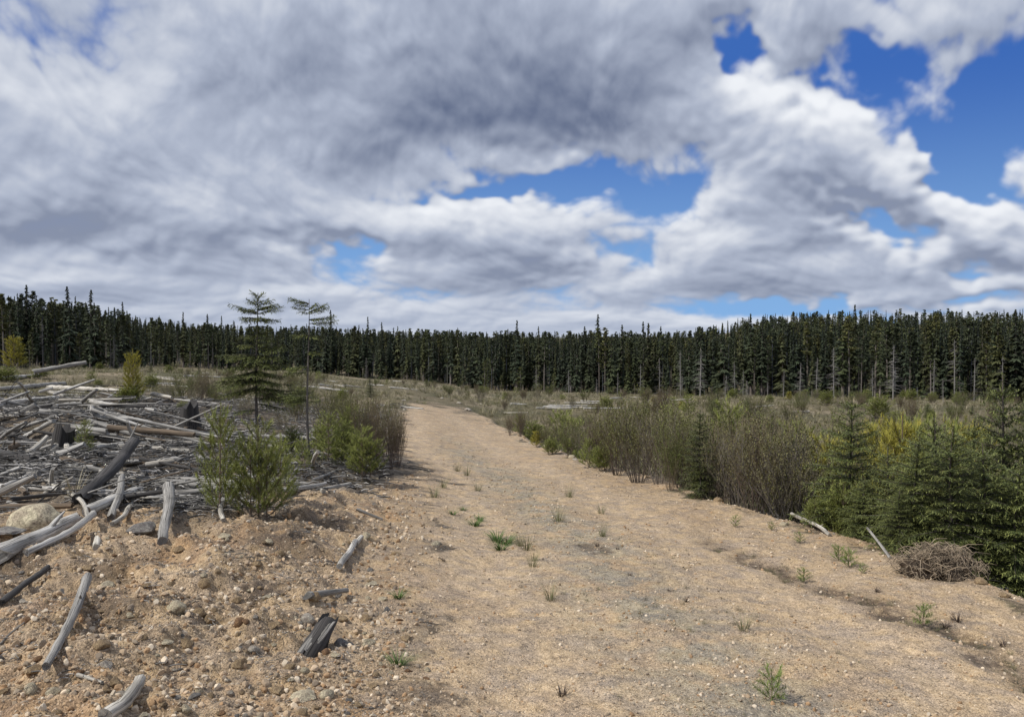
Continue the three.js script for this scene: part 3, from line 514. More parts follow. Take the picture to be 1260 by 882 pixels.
const willowKinds = [
  willow(420, { h: 1.5, spread: 0.42, stems: 22, leaf: [0.15, 0.155, 0.04], leaves: 2.2, bark: [0.15, 0.12, 0.095] }),
  willow(421, { h: 1.5, spread: 0.30, stems: 24, leaf: [0.15, 0.125, 0.05], leaves: 1.1, bark: [0.155, 0.115, 0.092] }),
  willow(422, { h: 1.5, spread: 0.50, stems: 18, leaf: [0.17, 0.155, 0.06], leaves: 1.4, bark: [0.19, 0.165, 0.14] }),
  willow(423, { h: 1.5, spread: 0.45, stems: 20, leaf: [0.13, 0.16, 0.032], leaves: 2.8, bark: [0.18, 0.14, 0.10] }),
];
const rp = rngOf(500);
function placeTree(kind, name, px, d, topY, label, category, group, wide = 1, baseY) {
  let x = (px - CX) / F * d;
  if (baseY) { const q = at(px, baseY); x = q.x; d = q.d; }
  const h = Math.max(0.15, heightTo(px, d, topY)), s = h / kind.h, g = new THREE.Group();
  mesh('trunk', kind.trunk, M.farBark, g); mesh('foliage', kind.foliage, M.plant, g);
  g.position.set(x, H(x, d), -d); g.scale.set(s * wide, s, s * wide); g.rotation.y = rp() * 6.283;
  return top(g, name, label, category, group);
}
function placeWillow(k, px, d, topY, label, group, wide = 1, baseY) {
  let x = (px - CX) / F * d;
  if (baseY) { const q = at(px, baseY); x = q.x; d = q.d; }
  const kind = willowKinds[k], h = Math.max(0.2, heightTo(px, d, topY)), s = h / kind.h, g = new THREE.Group();
  mesh('stem', kind.stems, M.farBark, g); mesh('foliage', kind.foliage, M.plant, g);
  g.position.set(x, H(x, d), -d); g.scale.set(s * wide, s, s * wide); g.rotation.y = rp() * 6.283;
  return top(g, 'willow_shrub', label, 'shrub', group);
}
// the two lanky trees that overtop the forest behind them
function lanky(seed, name, label, px, d, topY, trunkR, branches, opt) {
  const x0 = (px - CX) / F * d, y0 = H(x0, d), h = heightTo(px, d, topY), r = rngOf(seed), g = new GB(), t = new GB(), grp = new THREE.Group();
  const k0 = d / F, ax = (y) => V(0.015 * Math.sin(y * 2.2 + seed), y, 0.02 * Math.sin(y * 1.7));
  const pts = []; for (let k = 0; k <= 10; k++) pts.push(ax(-0.06 + (h + 0.06) * k / 10).toArray());
  t.tube(pts, pts.map((_, k) => trunkR * (1 - 0.85 * k / 10)), 7, [0.13, 0.115, 0.10], 0.12, seed);
  const yOf = (py) => EYE + (HORIZON - py) / F * d - y0;
  for (const [py, az, len, rise, sag, n] of branches) for (let b = 0; b < (n ?? 1); b++) spruceBranch(g, t, r, ax(yOf(py) + (n > 1 ? (r() - 0.5) * 0.07 : 0)), (az + (n > 1 ? (r() - 0.5) * 60 : 0)) * R, len * k0 * (n > 1 ? 0.7 + 0.4 * r() : 1), rise, sag, { twig: 0.03, needle: 0.032, nw: 0.0085, step: 0.0065, fill: 0.95, bark: [0.12, 0.10, 0.085], ...opt });
  mesh('trunk', t.build(), M.farBark, grp); mesh('foliage', g.build(), M.plant, grp);
  grp.position.set(x0, y0, -d);
  top(grp, name, label, 'tree');
}
{
  const r = rngOf(510), ring = (py, len, n, rise, sag) => Array.from({ length: n }, (_, k) => [py + (r() - 0.5) * 6, k / n * 360 + r() * 50, len * (0.75 + 0.4 * r()), rise, sag]);
  lanky(511, 'spruce_tree', 'lone tiered spruce with a bushy top rising from the slash field', 316, 13, 360, 0.03, [
    ...ring(367, 9, 5, 0.7, 0.1), ...ring(375, 17, 6, 0.45, 0.15), ...ring(384, 26, 7, 0.35, 0.2), [384, 165, 34, 0.3, 0.12], [386, 10, 34, 0.25, 0.1], ...ring(393, 26, 7, 0.15, 0.2), ...ring(402, 20, 5, 0, 0.2), ...ring(411, 17, 4, 0, 0.2), ...ring(422, 22, 4, 0, 0.2),
    [418, 30, 24, 0.1, 0.2], [416, 190, 22, 0.1, 0.1], [428, 10, 38, 0.05, 0.1], [432, 20, 42, 0.1, 0.1], ...ring(438, 38, 7, 0.0, 0.2), [436, 170, 48, 0.05, 0.2], ...ring(448, 44, 8, -0.05, 0.15), ...ring(458, 46, 8, -0.05, 0.2), ...ring(466, 44, 8, -0.1, 0.15), [466, 178, 50, -0.05, 0.15], ...ring(476, 36, 6, -0.1, 0.15), [480, 175, 45, -0.15, 0.1],
    [478, 5, 62, -0.05, 0.1], [484, 355, 70, -0.02, 0.08], [486, 20, 66, -0.05, 0.1], [490, 345, 58, -0.05, 0.1], [496, 10, 40, -0.1, 0.2], [504, 160, 26, -0.1, 0.1]], { green: SG, tip: SGT });
  lanky(512, 'spruce_tree', 'thin bare-stemmed spruce with a few flat boughs and a lopsided top', 379, 12.6, 368, 0.024, [
    [373, 178, 26, 0.25, 0.1, 2], [380, 165, 20, 0.15, 0.1, 2], [384, 5, 27, 0.35, 0.1, 3], [378, 30, 18, 0.5, 0.2, 2], [396, 0, 40, 0.05, 0.05, 2], [394, 15, 34, 0.1, 0.05, 1], [386, 200, 14, 0.2, 0.1, 1],
    [412, 160, 22, 0.0, 0.2, 2], [414, 20, 12, 0.0, 0.1, 1], [434, 15, 18, 0.1, 0.2, 2], [452, 170, 26, 0.0, 0.2, 2], [458, 190, 30, 0.0, 0.15, 1], [490, 180, 40, 0.1, 0.15, 2], [494, 200, 30, 0, 0.15, 2], [492, 20, 14, 0.05, 0.1, 2]], { green: tint(SG, 1.25), tip: tint(SGT, 1.2) });

  // young pines by the slash field
  const P = (k, px, baseY, topY, label, wide = 1, group) => placeTree(pineKinds[k], 'young_pine', px, 0, topY, label, 'young pine', group, wide, baseY);
  P(0, 270, 634, 490, 'tall bright green pine sapling in front of the slash field', 0.62); P(1, 318, 638, 505, 'bushy low pine sapling crowded against its taller neighbour', 0.7); P(0, 346, 622, 528, 'shorter pine sapling beside the heap of grey branches', 0.7);
  
  P(2, 163, 496, 427, 'yellowing pine sapling standing alone amid grey slash logs', 0.6); P(1, 163, 497, 470, 'low spreading pine at the foot of the yellowing sapling', 1.6);
  P(2, 17, 455, 410, 'yellow pine sapling beyond the slash pile near tall forest', 0.95); P(0, 104, 562, 512, 'little green pine among tangled slash by the dark leaning log', 0.8);
  P(1, 10, 470, 449, 'low green pine bush behind the slash pile', 2.0); P(1, 46, 466, 452, 'squat green pine bush beside the raised log', 2.2); P(0, 112, 468, 456, 'squat pine bush in scrub behind slash', 2.0);
  for (const [k, px, b, t] of [[0, 404, 572, 500], [1, 420, 578, 512], [0, 432, 560, 492], [0, 372, 585, 535], [1, 358, 560, 520], [1, 445, 586, 520], [1, 395, 556, 515]]) P(k, px, b, t, 'young pine in the thicket between thin spruce and willows', 0.9, 'pines in the roadside thicket');
  P(1, 226, 508, 492, 'tiny pine near the charred stump', 1.4);
  const LW = 'bare brownish willow shrub beside the bend of the dirt road';
  for (const [k, px, d, t] of [[1, 462, 13.5, 482], [1, 478, 13.8, 492], [1, 448, 14.2, 480], [0, 436, 15, 478], [1, 488, 14.5, 502], [0, 420, 15.5, 482], [3, 458, 14.6, 490]]) placeWillow(k, px, d, t, LW, 'willows at the road bend', 0.8);
  for (const [k, px, d, t] of [[2, 345, 16, 500], [2, 300, 18, 478], [0, 270, 22, 470], [2, 240, 24, 470], [0, 400, 20, 470], [3, 365, 21, 468], [2, 330, 25, 462], [2, 205, 26, 462], [0, 290, 30, 460], [2, 255, 34, 456], [0, 425, 26, 478]]) placeWillow(k, px, d, t, 'pale twiggy shrub growing between the slash field and forest', 'shrubs behind the slash field', 1.1);

  // beyond the road: willows, spruces and pines below the shoulder
  const WL = ['olive-leafed willow shrub', 'dark bare-stemmed willow shrub', 'pale twiggy willow shrub', 'bright green leafing willow shrub'];
  for (const [k, px, d, t, w] of [[0, 785, 14.5, 474, 1], [0, 760, 15.5, 486, 1], [2, 812, 14.2, 486, 1], [1, 740, 17, 500, 1], [2, 722, 18.5, 505, 1.1], [3, 700, 19, 520, 0.9], [2, 690, 21, 508, 1], [0, 668, 22, 520, 1], [1, 640, 26, 500, 0.9], [1, 628, 27, 508, 0.9], [0, 836, 13.6, 500, 1], [3, 826, 13.3, 522, 0.8], [2, 880, 12.6, 520, 1], [0, 870, 14.5, 496, 1], [2, 912, 12, 512, 1], [1, 930, 11.6, 505, 1], [2, 948, 11.4, 498, 1.1], [1, 905, 13, 505, 1], [2, 975, 11, 515, 1.1], [0, 992, 11.4, 508, 1], [2, 1000, 13.5, 500, 1.1], [1, 960, 13, 498, 1], [0, 855, 16, 490, 1], [2, 800, 17, 490, 1.2], [0, 1100, 13.5, 512, 1], [3, 1120, 14, 508, 0.9], [2, 770, 20, 490, 1.3], [2, 890, 18, 500, 1.3], [0, 945, 20, 492, 1.2], [2, 650, 30, 498, 1.1], [0, 1060, 20, 496, 1.2], [2, 1300, 12, 505, 1.1], [0, 1380, 12.5, 500, 1.1], [1, 1460, 12, 505, 1], [2, 1540, 12, 500, 1.2]]) placeWillow(k, px, d, t, WL[k] + ' on the low ground beyond the road shoulder', WL[k] + 's beyond the shoulder', w);
  const Sp = (k, px, d, t, label, w = 1, group) => placeTree(spruceKinds[k], 'young_spruce', px, d, t, label, 'young spruce', group, w);
  Sp(1, 1050, 9.9, 482, 'neat light-topped young spruce beside bare willows beyond the shoulder', 0.95); Sp(0, 1236, 9.6, 455, 'tallest layered spruce in the clump behind the root mass', 0.85);
  Sp(2, 862, 12.5, 503, 'dark narrow spruce standing among the willow shrubs', 1.0);
  for (const [k, px, d, t, w] of [[1, 1130, 8.6, 530, 1.15], [0, 1175, 8.3, 520, 1.1], [1, 1215, 8.4, 540, 1.05], [0, 1095, 9.2, 548, 1.1], [1, 1255, 8.2, 560, 1.1], [0, 1150, 9.6, 505, 0.95], [1, 1275, 9.4, 500, 1], [1, 1065, 9.3, 585, 1.2], [0, 1200, 10.5, 512, 0.9], [0, 1110, 8.4, 600, 1.1], [1, 1310, 8.6, 520, 1], [0, 1360, 9.5, 500, 1], [1, 1420, 9, 530, 1], [0, 1490, 10, 505, 1], [1, 1330, 11.5, 500, 1], [0, 1560, 9.5, 520, 1]]) Sp(k, px, d, t, (k ? 'wide light green' : 'dense dark green') + ' young spruce crowded in the clump behind the root mass', w, (k ? 'light' : 'dark') + ' spruces in the roadside clump');
  const Pr = (k, px, d, t, w = 1) => placeTree(pineKinds[k], 'young_pine', px, d, t, 'yellow-green pine sapling mixed with the willows beyond the shoulder', 'young pine', 'pines beyond the shoulder', w);
  for (const a of [[0, 900, 19, 482, 0.8], [1, 1040, 9.6, 590, 1], [2, 1112, 12, 498, 0.7], [0, 1160, 11.5, 500, 0.8], [1, 680, 20, 535, 1.1], [0, 725, 17, 535, 1.0], [1, 745, 16.4, 540, 1], [2, 660, 22, 528, 1], [0, 862, 12.6, 565, 1], [1, 1005, 9.8, 610, 0.9], [2, 1022, 11.5, 520, 0.7], [0, 640, 30, 508, 1.1], [1, 655, 27, 515, 1.2], [2, 1085, 14, 505, 0.8], [0, 1130, 15, 497, 0.8], [0, 828, 21, 490, 0.9], [1, 985, 16, 510, 1], [2, 1190, 13, 505, 0.8], [0, 705, 24, 505, 1], [1, 690, 28, 500, 1.1]]) Pr(...a);

  // scattered saplings and brush across the clearing
  for (let k = 0; k < 95; k++) {
    const d = 30 + Math.pow(rp(), 1.2) * 115, px = 60 + rp() * 1250, x = (px - CX) / F * d;
    if (Math.abs(x - roadC(d)) < roadW(d) + 1.5 && d < 60) continue; if (px < 260 && d < 45) continue;
    const spr = rp() < 0.35, kd = spr ? spruceKinds[Math.floor(rp() * 3)] : pineKinds[Math.floor(rp() * 2.15)], h = 0.5 + rp() * (px > 640 ? 1.4 : 0.9), g = new THREE.Group(), s = h / kd.h;
    mesh('trunk', kd.trunk, M.farBark, g); mesh('foliage', kd.foliage, M.plant, g); g.position.set(x, H(x, d), -d); g.scale.set(s * 1.2, s, s * 1.2); g.rotation.y = rp() * 6.283;
    top(g, spr ? 'young_spruce' : 'young_pine', spr ? 'small dark spruce sapling scattered in the open clearing' : 'small green pine sapling scattered in the open clearing', spr ? 'young spruce' : 'young pine', spr ? 'spruce saplings in the clearing' : 'pine saplings in the clearing');
  }
  for (let k = 0; k < 190; k++) {
    const d = 26 + Math.pow(rp(), 1.1) * 120, px = rp() < 0.6 ? 640 + rp() * 660 : 200 + rp() * 440, x = (px - CX) / F * d;
    if (Math.abs(x - roadC(d)) < roadW(d) + 2.5 && d < 75) continue;
    const q = Math.floor(rp() * 4), kd = willowKinds[q], h = 0.6 + rp() * (px > 640 ? 1.3 : 0.7), s = h / kd.h, g = new THREE.Group();
    mesh('stem', kd.stems, M.farBark, g); mesh('foliage', kd.foliage, M.plant, g); g.position.set(x, H(x, d), -d); g.scale.set(s * 1.3, s, s * 1.3); g.rotation.y = rp() * 6.283;
    top(g, 'willow_shrub', ['olive-leafed low willow', 'dark bare-stemmed low willow', 'pale twiggy low willow', 'bright green low willow'][q] + ' scattered across the open clearing', 'shrub', ['olive', 'dark', 'pale', 'green'][q] + ' low willows across the clearing');
  }
}

// ------------------------------------------------------------------ logs and sticks
function logGeometry(p0, p1, r0, r1, { seed = 1, bend = 0.04, jag = 0.6, stubs = 0, sides = 9, rough = 0.16 } = {}) {
  const r = rngOf(seed + 9000), b = new GB(), L = p0.distanceTo(p1), dir = p1.clone().sub(p0), side = V(-dir.z, 0, dir.x).normalize(), n = Math.min(22, Math.max(5, Math.round(L / (r0 * 2.2)))), k1 = (r() - 0.5) * 2 * bend * L, k2 = (r() - 0.5) * bend * L, w = r() * 6;
  const pts = [], rad = [], c = [1, 1, 1];
  for (let k = 0; k <= n; k++) { const s = k / n, q = p0.clone().addScaledVector(dir, s).addScaledVector(side, k1 * Math.sin(s * Math.PI) + k2 * 0.5 * Math.sin(s * 7 + w)); q.y += Math.abs(k2) * 0.25 * Math.sin(s * 4 + w); q.sub(p0); pts.push(q.toArray()); rad.push(mix(r0, r1, s) * (1 + 0.12 * (r() - 0.5))); }
  const rings = b.tube(pts, rad, sides, c, rough, seed * 1.37 % 50), du = dir.clone().normalize();
  for (const [ring, sgn, rr] of [[rings[0], -1, r0], [rings[n], 1, r1]]) {        // broken, splintered ends
    const off = ring.map(() => jag * rr * r() * 1.6); off[sides] = off[0];
    ring.forEach((v, j) => { for (let q = 0; q < 3; q++) b.p[v * 3 + q] += du.getComponent(q) * sgn * off[j]; });
    const cen = sgn < 0 ? pts[0] : pts[n], m = b.v([cen[0] - du.x * sgn * rr * 0.2, cen[1] - du.y * sgn * rr * 0.2, cen[2] - du.z * sgn * rr * 0.2], [du.x * sgn, du.y * sgn, du.z * sgn], c, 0.3, 0.3);
    const copy = ring.map((v) => b.v([b.p[v * 3], b.p[v * 3 + 1], b.p[v * 3 + 2]], [du.x * sgn, du.y * sgn, du.z * sgn], c, b.u[v * 2] * 0.5, 0.1));
    for (let j = 0; j < sides; j++) sgn < 0 ? b.i.push(m, copy[j], copy[j + 1]) : b.i.push(m, copy[j + 1], copy[j]);
  }
  const out = { trunk: b.build(false), stubs: [] };
  for (let k = 0; k < stubs; k++) { const s = new GB(), q = pts[1 + Math.floor(r() * (n - 1))], a = r() * 6.283, d = V(Math.cos(a), 0.4 + r() * 0.6, Math.sin(a)).addScaledVector(du, 0.4).normalize(), l = 0.05 + r0 * (1 + 3 * r()); s.tube([q, [q[0] + d.x * l * 0.6, q[1] + d.y * l * 0.6, q[2] + d.z * l * 0.6], [q[0] + d.x * l, q[1] + d.y * l * 0.95, q[2] + d.z * l]], [r0 * 0.38, r0 * 0.28, r0 * 0.1], 5, c, 0.1, k); out.stubs.push(s.build(false)); }
  return out;
}
let logSeed = 1;
function addLog(p0, p1, r0, r1, mat, name, label, category, group, opt = {}) {
  const g = logGeometry(p0, p1, r0, r1, { seed: ++logSeed, ...opt });
  let o;
  if (g.stubs.length) { o = new THREE.Group(); mesh('trunk', g.trunk, M.wood[mat], o); g.stubs.forEach((s) => mesh('branch_stub', s, M.wood[mat], o)); } else o = mesh(name, g.trunk, M.wood[mat]);
  o.position.copy(p0); return top(o, name, label, category, group);
}
// by pixels of the two ends, each with its height above the ground there; width in pixels at the ends
function pixLog(a, b, w0, w1, mat, name, label, category, opt, group) {
  const free = (e) => { const [rx, ry, rd] = ray(e[0], e[1]), t = e[3] / rd; return { x: rx * t, d: rd * t, y: EYE + ry * t }; };
  const A = a.length > 3 ? free(a) : at(a[0], a[1], a[2] ?? 0), B = b.length > 3 ? free(b) : at(b[0], b[1], b[2] ?? 0);
  const r0 = w0 / 2 * A.d / F, r1 = w1 / 2 * B.d / F;
  const up0 = a[2] || a.length > 3 ? 0 : r0 * 0.55, up1 = b[2] || b.length > 3 ? 0 : r1 * 0.55; let lift = 0;
  if (up0 && up1) for (let k = 1; k < 16; k++) { const t = k / 16; lift = Math.max(lift, H(mix(A.x, B.x, t), mix(A.d, B.d, t)) - mix(A.y, B.y, t)); }   // it lies on the humps below it
  return addLog(V(A.x, A.y + up0 + lift * 0.85, -A.d), V(B.x, B.y + up1 + lift * 0.85, -B.d), r0, r1, mat, name, label, category, group, opt);
}
{
  const L = (a, b, w0, w1, mat, label, opt) => pixLog(a, b, w0, w1, mat, 'fallen_log', label, 'log', opt), S = (a, b, w0, w1, mat, label, opt) => pixLog(a, b, w0, w1, mat, 'stick', label, 'stick', opt);
  L([4, 690], [93, 648], 25, 17, 'silver', 'thick silver log with a splayed broken end beside the cream boulder', { jag: 1.3, rough: 0.24, stubs: 1 });
  S([34, 694], [115, 646], 9, 8, 'silver', 'slim silver pole lying against the thick splayed log', {});
  L([108, 638], [170, 611], 14, 12, 'silver', 'short silver log in line with the thick splayed log', { bend: 0.02 });
  S([138, 647], [164, 620], 6, 6, 'pale', 'short pale stick beneath the short silver log', {});
  L([200, 668], [208, 600, 0, 8.3], 12, 14, 'grey', 'grey post-like log leaning up beside the grey boulder', { bend: 0.02 });
  L([101, 612, 0.03], [164, 546, 0, 10.2], 17, 13, 'dark', 'thick charred log leaning up out of the slash', { rough: 0.32, jag: 1.2, bend: 0.02 });
  L([42, 457, 0, 25], [104, 446, 0, 25.5], 6, 5, 'grey', 'long grey log propped above the top of the slash pile', { bend: 0.01 });
  L([108, 524], [248, 543], 6, 5, 'pale', 'long pale log lying across the open part of the slash', { bend: 0.02 });
  S([62, 484, 0], [74, 501, 0.02], 4, 4, 'pale', 'short white splinter standing in the slash pile', {});
  S([68, 545, 0], [86, 571], 7, 7, 'pale', 'bright white broken stick beside the charred leaning log', {});
  S([86, 571], [104, 590], 5, 4, 'grey', 'grey stick continuing from the bright white broken stick', {});
  L([0, 528, 0.1], [48, 566, 0.05], 7, 8, 'dark', 'dark slanting limb at the heart of the slash pile', {});
  S([106, 727], [56, 840], 12, 10, 'grey', 'straight grey stick lying alone on the stony dirt bank', { bend: 0.02, stubs: 1 });
  S([170, 845], [128, 890], 13, 20, 'pale', 'pale root end poking out of the stony dirt bank', { bend: 0.1, jag: 0.3 });
  S([0, 746], [56, 702], 9, 7, 'dark', 'dark rotten stick on the dirt bank below the thick log', { bend: 0.1 });
  S([0, 793], [30, 766], 3, 2, 'grey', 'thin twig on the dirt bank near the dark rotten stick', { bend: 0.1 });
  S([419, 704], [438, 672], 8, 7, 'silver', 'silver stick with dark bands at the edge of the road', {}); S([438, 672], [444, 664], 7, 6, 'pale', 'stub of pale wood at the tip of the silver stick', {});
  S([346, 614], [400, 604], 7, 5, 'silver', 'silver branch in the heap below the roadside willows', { bend: 0.12 }); S([398, 607], [432, 598], 6, 5, 'pale', 'pale branch end at the top of the roadside heap', { bend: 0.1 });
  S([388, 578, 0], [391, 556, 0, 10.6], 5, 5, 'pale', 'white stub standing upright in the roadside heap', {});
  S([385, 597], [436, 574], 4, 3, 'grey', 'thin grey pole slanting behind the white upright stub', {});
  L([-10, 634], [86, 629], 9, 8, 'brown', 'brownish pole lying behind the cream boulder', {}); L([-10, 590], [46, 585], 7, 6, 'grey', 'grey log just above the brownish pole', {});
  S([272, 622, 0.12], [275, 641], 6, 6, 'pale', 'white stub at the foot of the tall pine sapling', {});
  S([118, 676], [121, 654, 0, 7.35], 9, 9, 'pale', 'short whitish stump of a sapling standing upright', { bend: 0, jag: 0.2 });
  S([137, 638], [150, 588, 0, 9.0], 10, 8, 'grey', 'jagged grey snag end rising behind the short silver log', { jag: 1.4 });
  S([975, 632, 0.1], [1022, 660], 4, 5, 'pale', 'white branch resting at the lip of the road shoulder', { bend: 0.06, stubs: 1 }); S([1068, 650, 0.18], [1096, 688], 3, 4, 'grey', 'thin grey pole slanting down beside the root mass', {});
  S([95, 833], [125, 842], 5, 4, 'pale', 'short pale stick between stones at the bank foot', {}); S([380, 741], [425, 733], 10, 6, 'grey', 'rotted grey wood chunk on the bank by the road', { jag: 1.2 });
  S([395, 560], [450, 588], 3, 3, 'brown', 'slender brown branch under the roadside willows', {}); S([440, 628], [470, 640], 4, 3, 'grey', 'small grey twig by the bottom of the heap', {});
  for (const [a, b, w0, w1, m] of [[[-30, 505], [70, 492], 9, 8, 'silver'], [[-20, 520], [60, 512], 8, 6, 'pale'], [[-40, 560], [40, 572], 12, 10, 'dark'], [[-30, 600], [70, 604], 9, 7, 'silver'], [[0, 480], [78, 474], 6, 6, 'grey'], [[-30, 470], [50, 463], 6, 5, 'silver'], [[20, 545], [64, 518, 0, 12.5], 6, 5, 'silver'], [[40, 498], [20, 470, 0, 15], 4, 3, 'pale'], [[90, 505], [118, 480, 0, 16], 5, 4, 'grey'], [[-10, 548], [30, 520, 0, 12.3], 5, 4, 'grey'], [[50, 520], [160, 528], 8, 6, 'silver'], [[60, 480], [150, 484], 7, 5, 'pale'], [[110, 500], [190, 512], 6, 5, 'silver'], [[120, 560], [190, 548], 7, 5, 'silver'], [[150, 580], [230, 575], 6, 5, 'grey'], [[170, 600], [250, 590], 5, 4, 'pale'], [[5, 610], [60, 585], 7, 5, 'silver'], [[60, 595], [110, 640], 6, 5, 'pale']])
    pixLog(a, b, w0, w1, m, 'fallen_log', { grey: 'long dull grey', silver: 'long silvery', pale: 'long whitish', dark: 'long blackened' }[m] + ' trunk jutting from the slash pile', 'log', { rough: 0.22, jag: 1.0, bend: 0.03 }, 'long ' + m + ' trunks in the slash');
  // the tangle of lesser logs
  const r = rngOf(600), mats = ['grey', 'silver', 'dark', 'pale', 'dark', 'brown', 'silver', 'grey'];
  for (let k = 0; k < 330; k++) {
    const pile = r() < 0.8, px = pile ? -60 + Math.pow(r(), 0.9) * 260 : 60 + r() * 260, py = pile ? 462 + Math.pow(r(), 1.1) * 160 : 480 + Math.pow(r(), 1.3) * 140;
    const q = at(px, py); if (q.d < slashEdge(q.x) + 0.2 || q.d > 45) continue;
    const len = (0.25 + Math.pow(r(), 2.4) * 1.7) * (0.7 + q.d / 30), a = (r() - 0.5) * (r() < 0.6 ? 1.1 : 3.1), rr = (0.009 + 0.038 * Math.pow(r(), 2.4)) * (0.8 + q.d / 40), tilt = r() < 0.2 && len < 1.2 ? 0.15 + r() * 0.35 : (r() - 0.5) * 0.06;
    const x1 = q.x + Math.cos(a) * len, d1 = q.d + Math.sin(a) * len * 0.6, lift = pile ? r() * 0.22 * ss(8, 14, q.d) : r() * 0.04, m = mats[Math.floor(r() * 8)];
    if (d1 < slashEdge(x1)) continue;
    const y0 = H(q.x, q.d) + lift + rr * 0.5, y1 = H(x1, d1) + lift + rr * 0.5 + tilt * len, big = rr > 0.03;
    addLog(V(q.x, y0, -q.d), V(x1, y1, -d1), rr, rr * (0.55 + 0.4 * r()), m, big ? 'fallen_log' : 'stick', { grey: 'dull grey', silver: 'silvery', pale: 'whitish', dark: 'blackened', brown: 'brownish' }[m] + (big ? ' log tangled in the slash pile' : ' broken stick tangled in the slash pile'), big ? 'log' : 'stick', (big ? 'logs' : 'sticks') + ' of ' + m + ' wood in the slash', { sides: 7, stubs: big && r() < 0.3 ? 1 : 0 });
  }
  // pale logs lying about the far clearing
  for (let k = 0; k < 46; k++) {
    const spots = [[150, 470, 60, 8], [240, 462, 80, 8], [420, 470, 70, 6], [520, 498, 40, 8], [650, 500, 60, 10], [690, 497, 40, 8], [760, 492, 60, 6], [1000, 510, 120, 12], [1150, 505, 90, 12], [450, 474, 90, 5]], s = spots[Math.floor(r() * spots.length)], px = s[0] + (r() - 0.5) * 2 * s[2], py = s[1] + (r() - 0.5) * 2 * s[3], q = at(px, py);
    if (q.d > 150 || q.d < 18 || masks(q.x, q.d).road > 0.1) continue;
    const len = (0.5 + r() * 1.5) * (0.6 + q.d / 60), a = (r() - 0.5) * 1.4, rr = 0.035 + r() * 0.05 + q.d * 0.0004, x1 = q.x + Math.cos(a) * len, d1 = q.d + Math.sin(a) * len;
    addLog(V(q.x, H(q.x, q.d) + rr * 0.6, -q.d), V(x1, H(x1, d1) + rr * 0.6, -d1), rr, rr * 0.7, r() < 0.6 ? 'pale' : 'silver', 'fallen_log', 'bleached log left lying in the far open clearing', 'log', 'logs in the far clearing', { sides: 6 });
  }
  // charred stump chunk on the bank
  const q = at(380, 806), st = new THREE.Group(), A = V(0, -0.03, 0), B = V(0.06, 0.075, -0.13);
  const body = logGeometry(A, B, 0.075, 0.05, { seed: 71, bend: 0.05, jag: 1.5, rough: 0.4, sides: 11 }); mesh('trunk', body.trunk, M.wood.dark, st);
  for (let k = 0; k < 5; k++) { const a0 = V(-0.03 + k * 0.014, 0.04, 0.05 - k * 0.012), sp = logGeometry(a0, a0.clone().add(V(0.05 + 0.01 * k, 0.065 + 0.01 * k, -0.12)), 0.016, 0.007, { seed: 80 + k, jag: 1.2, sides: 6 }); const m = mesh('splinter', sp.trunk, M.wood.grey, st); m.position.copy(a0); }
  st.position.set(q.x, q.y, -q.d); top(st, 'stump_chunk', 'charred splintered stump chunk on the stony bank', 'stump');
  // old stump in the slash
  const q2 = at(75, 556), s2 = new THREE.Group(), b2 = logGeometry(V(0, -0.05, 0), V(0.05, 0.2, 0.02), 0.15, 0.11, { seed: 91, jag: 1.1, rough: 0.35, sides: 13 }); mesh('trunk', b2.trunk, M.wood.dark, s2);
  for (let k = 0; k < 5; k++) { const a = k * 1.25 + 0.3, g = logGeometry(V(0, 0, 0), V(Math.cos(a) * 0.4, -0.12, Math.sin(a) * 0.4), 0.06, 0.02, { seed: 95 + k, sides: 6 }); const m = mesh('root', g.trunk, M.wood.grey, s2); m.position.set(Math.cos(a) * 0.1, 0.08, Math.sin(a) * 0.1); }
  s2.position.set(q2.x, q2.y, -q2.d); top(s2, 'tree_stump', 'dark upright stump with spreading roots inside the slash pile', 'stump');
  const q3 = at(232, 530), s3 = new THREE.Group(), b3 = logGeometry(V(0, -0.05, 0), V(0.0, 0.3, 0.0), 0.16, 0.13, { seed: 99, jag: 0.8, rough: 0.3, sides: 12 }); mesh('trunk', b3.trunk, M.wood.dark, s3);
  for (let k = 0; k < 4; k++) { const a = k * 1.6, g = logGeometry(V(0, 0, 0), V(Math.cos(a) * 0.3, -0.1, Math.sin(a) * 0.3), 0.05, 0.015, { seed: 105 + k, sides: 6 }); const m = mesh('root', g.trunk, M.wood.brown, s3); m.position.set(Math.cos(a) * 0.08, 0.06, Math.sin(a) * 0.08); }
  s3.position.set(q3.x, q3.y, -q3.d); top(s3, 'tree_stump', 'charred stump near the end of the long pale log', 'stump');
}

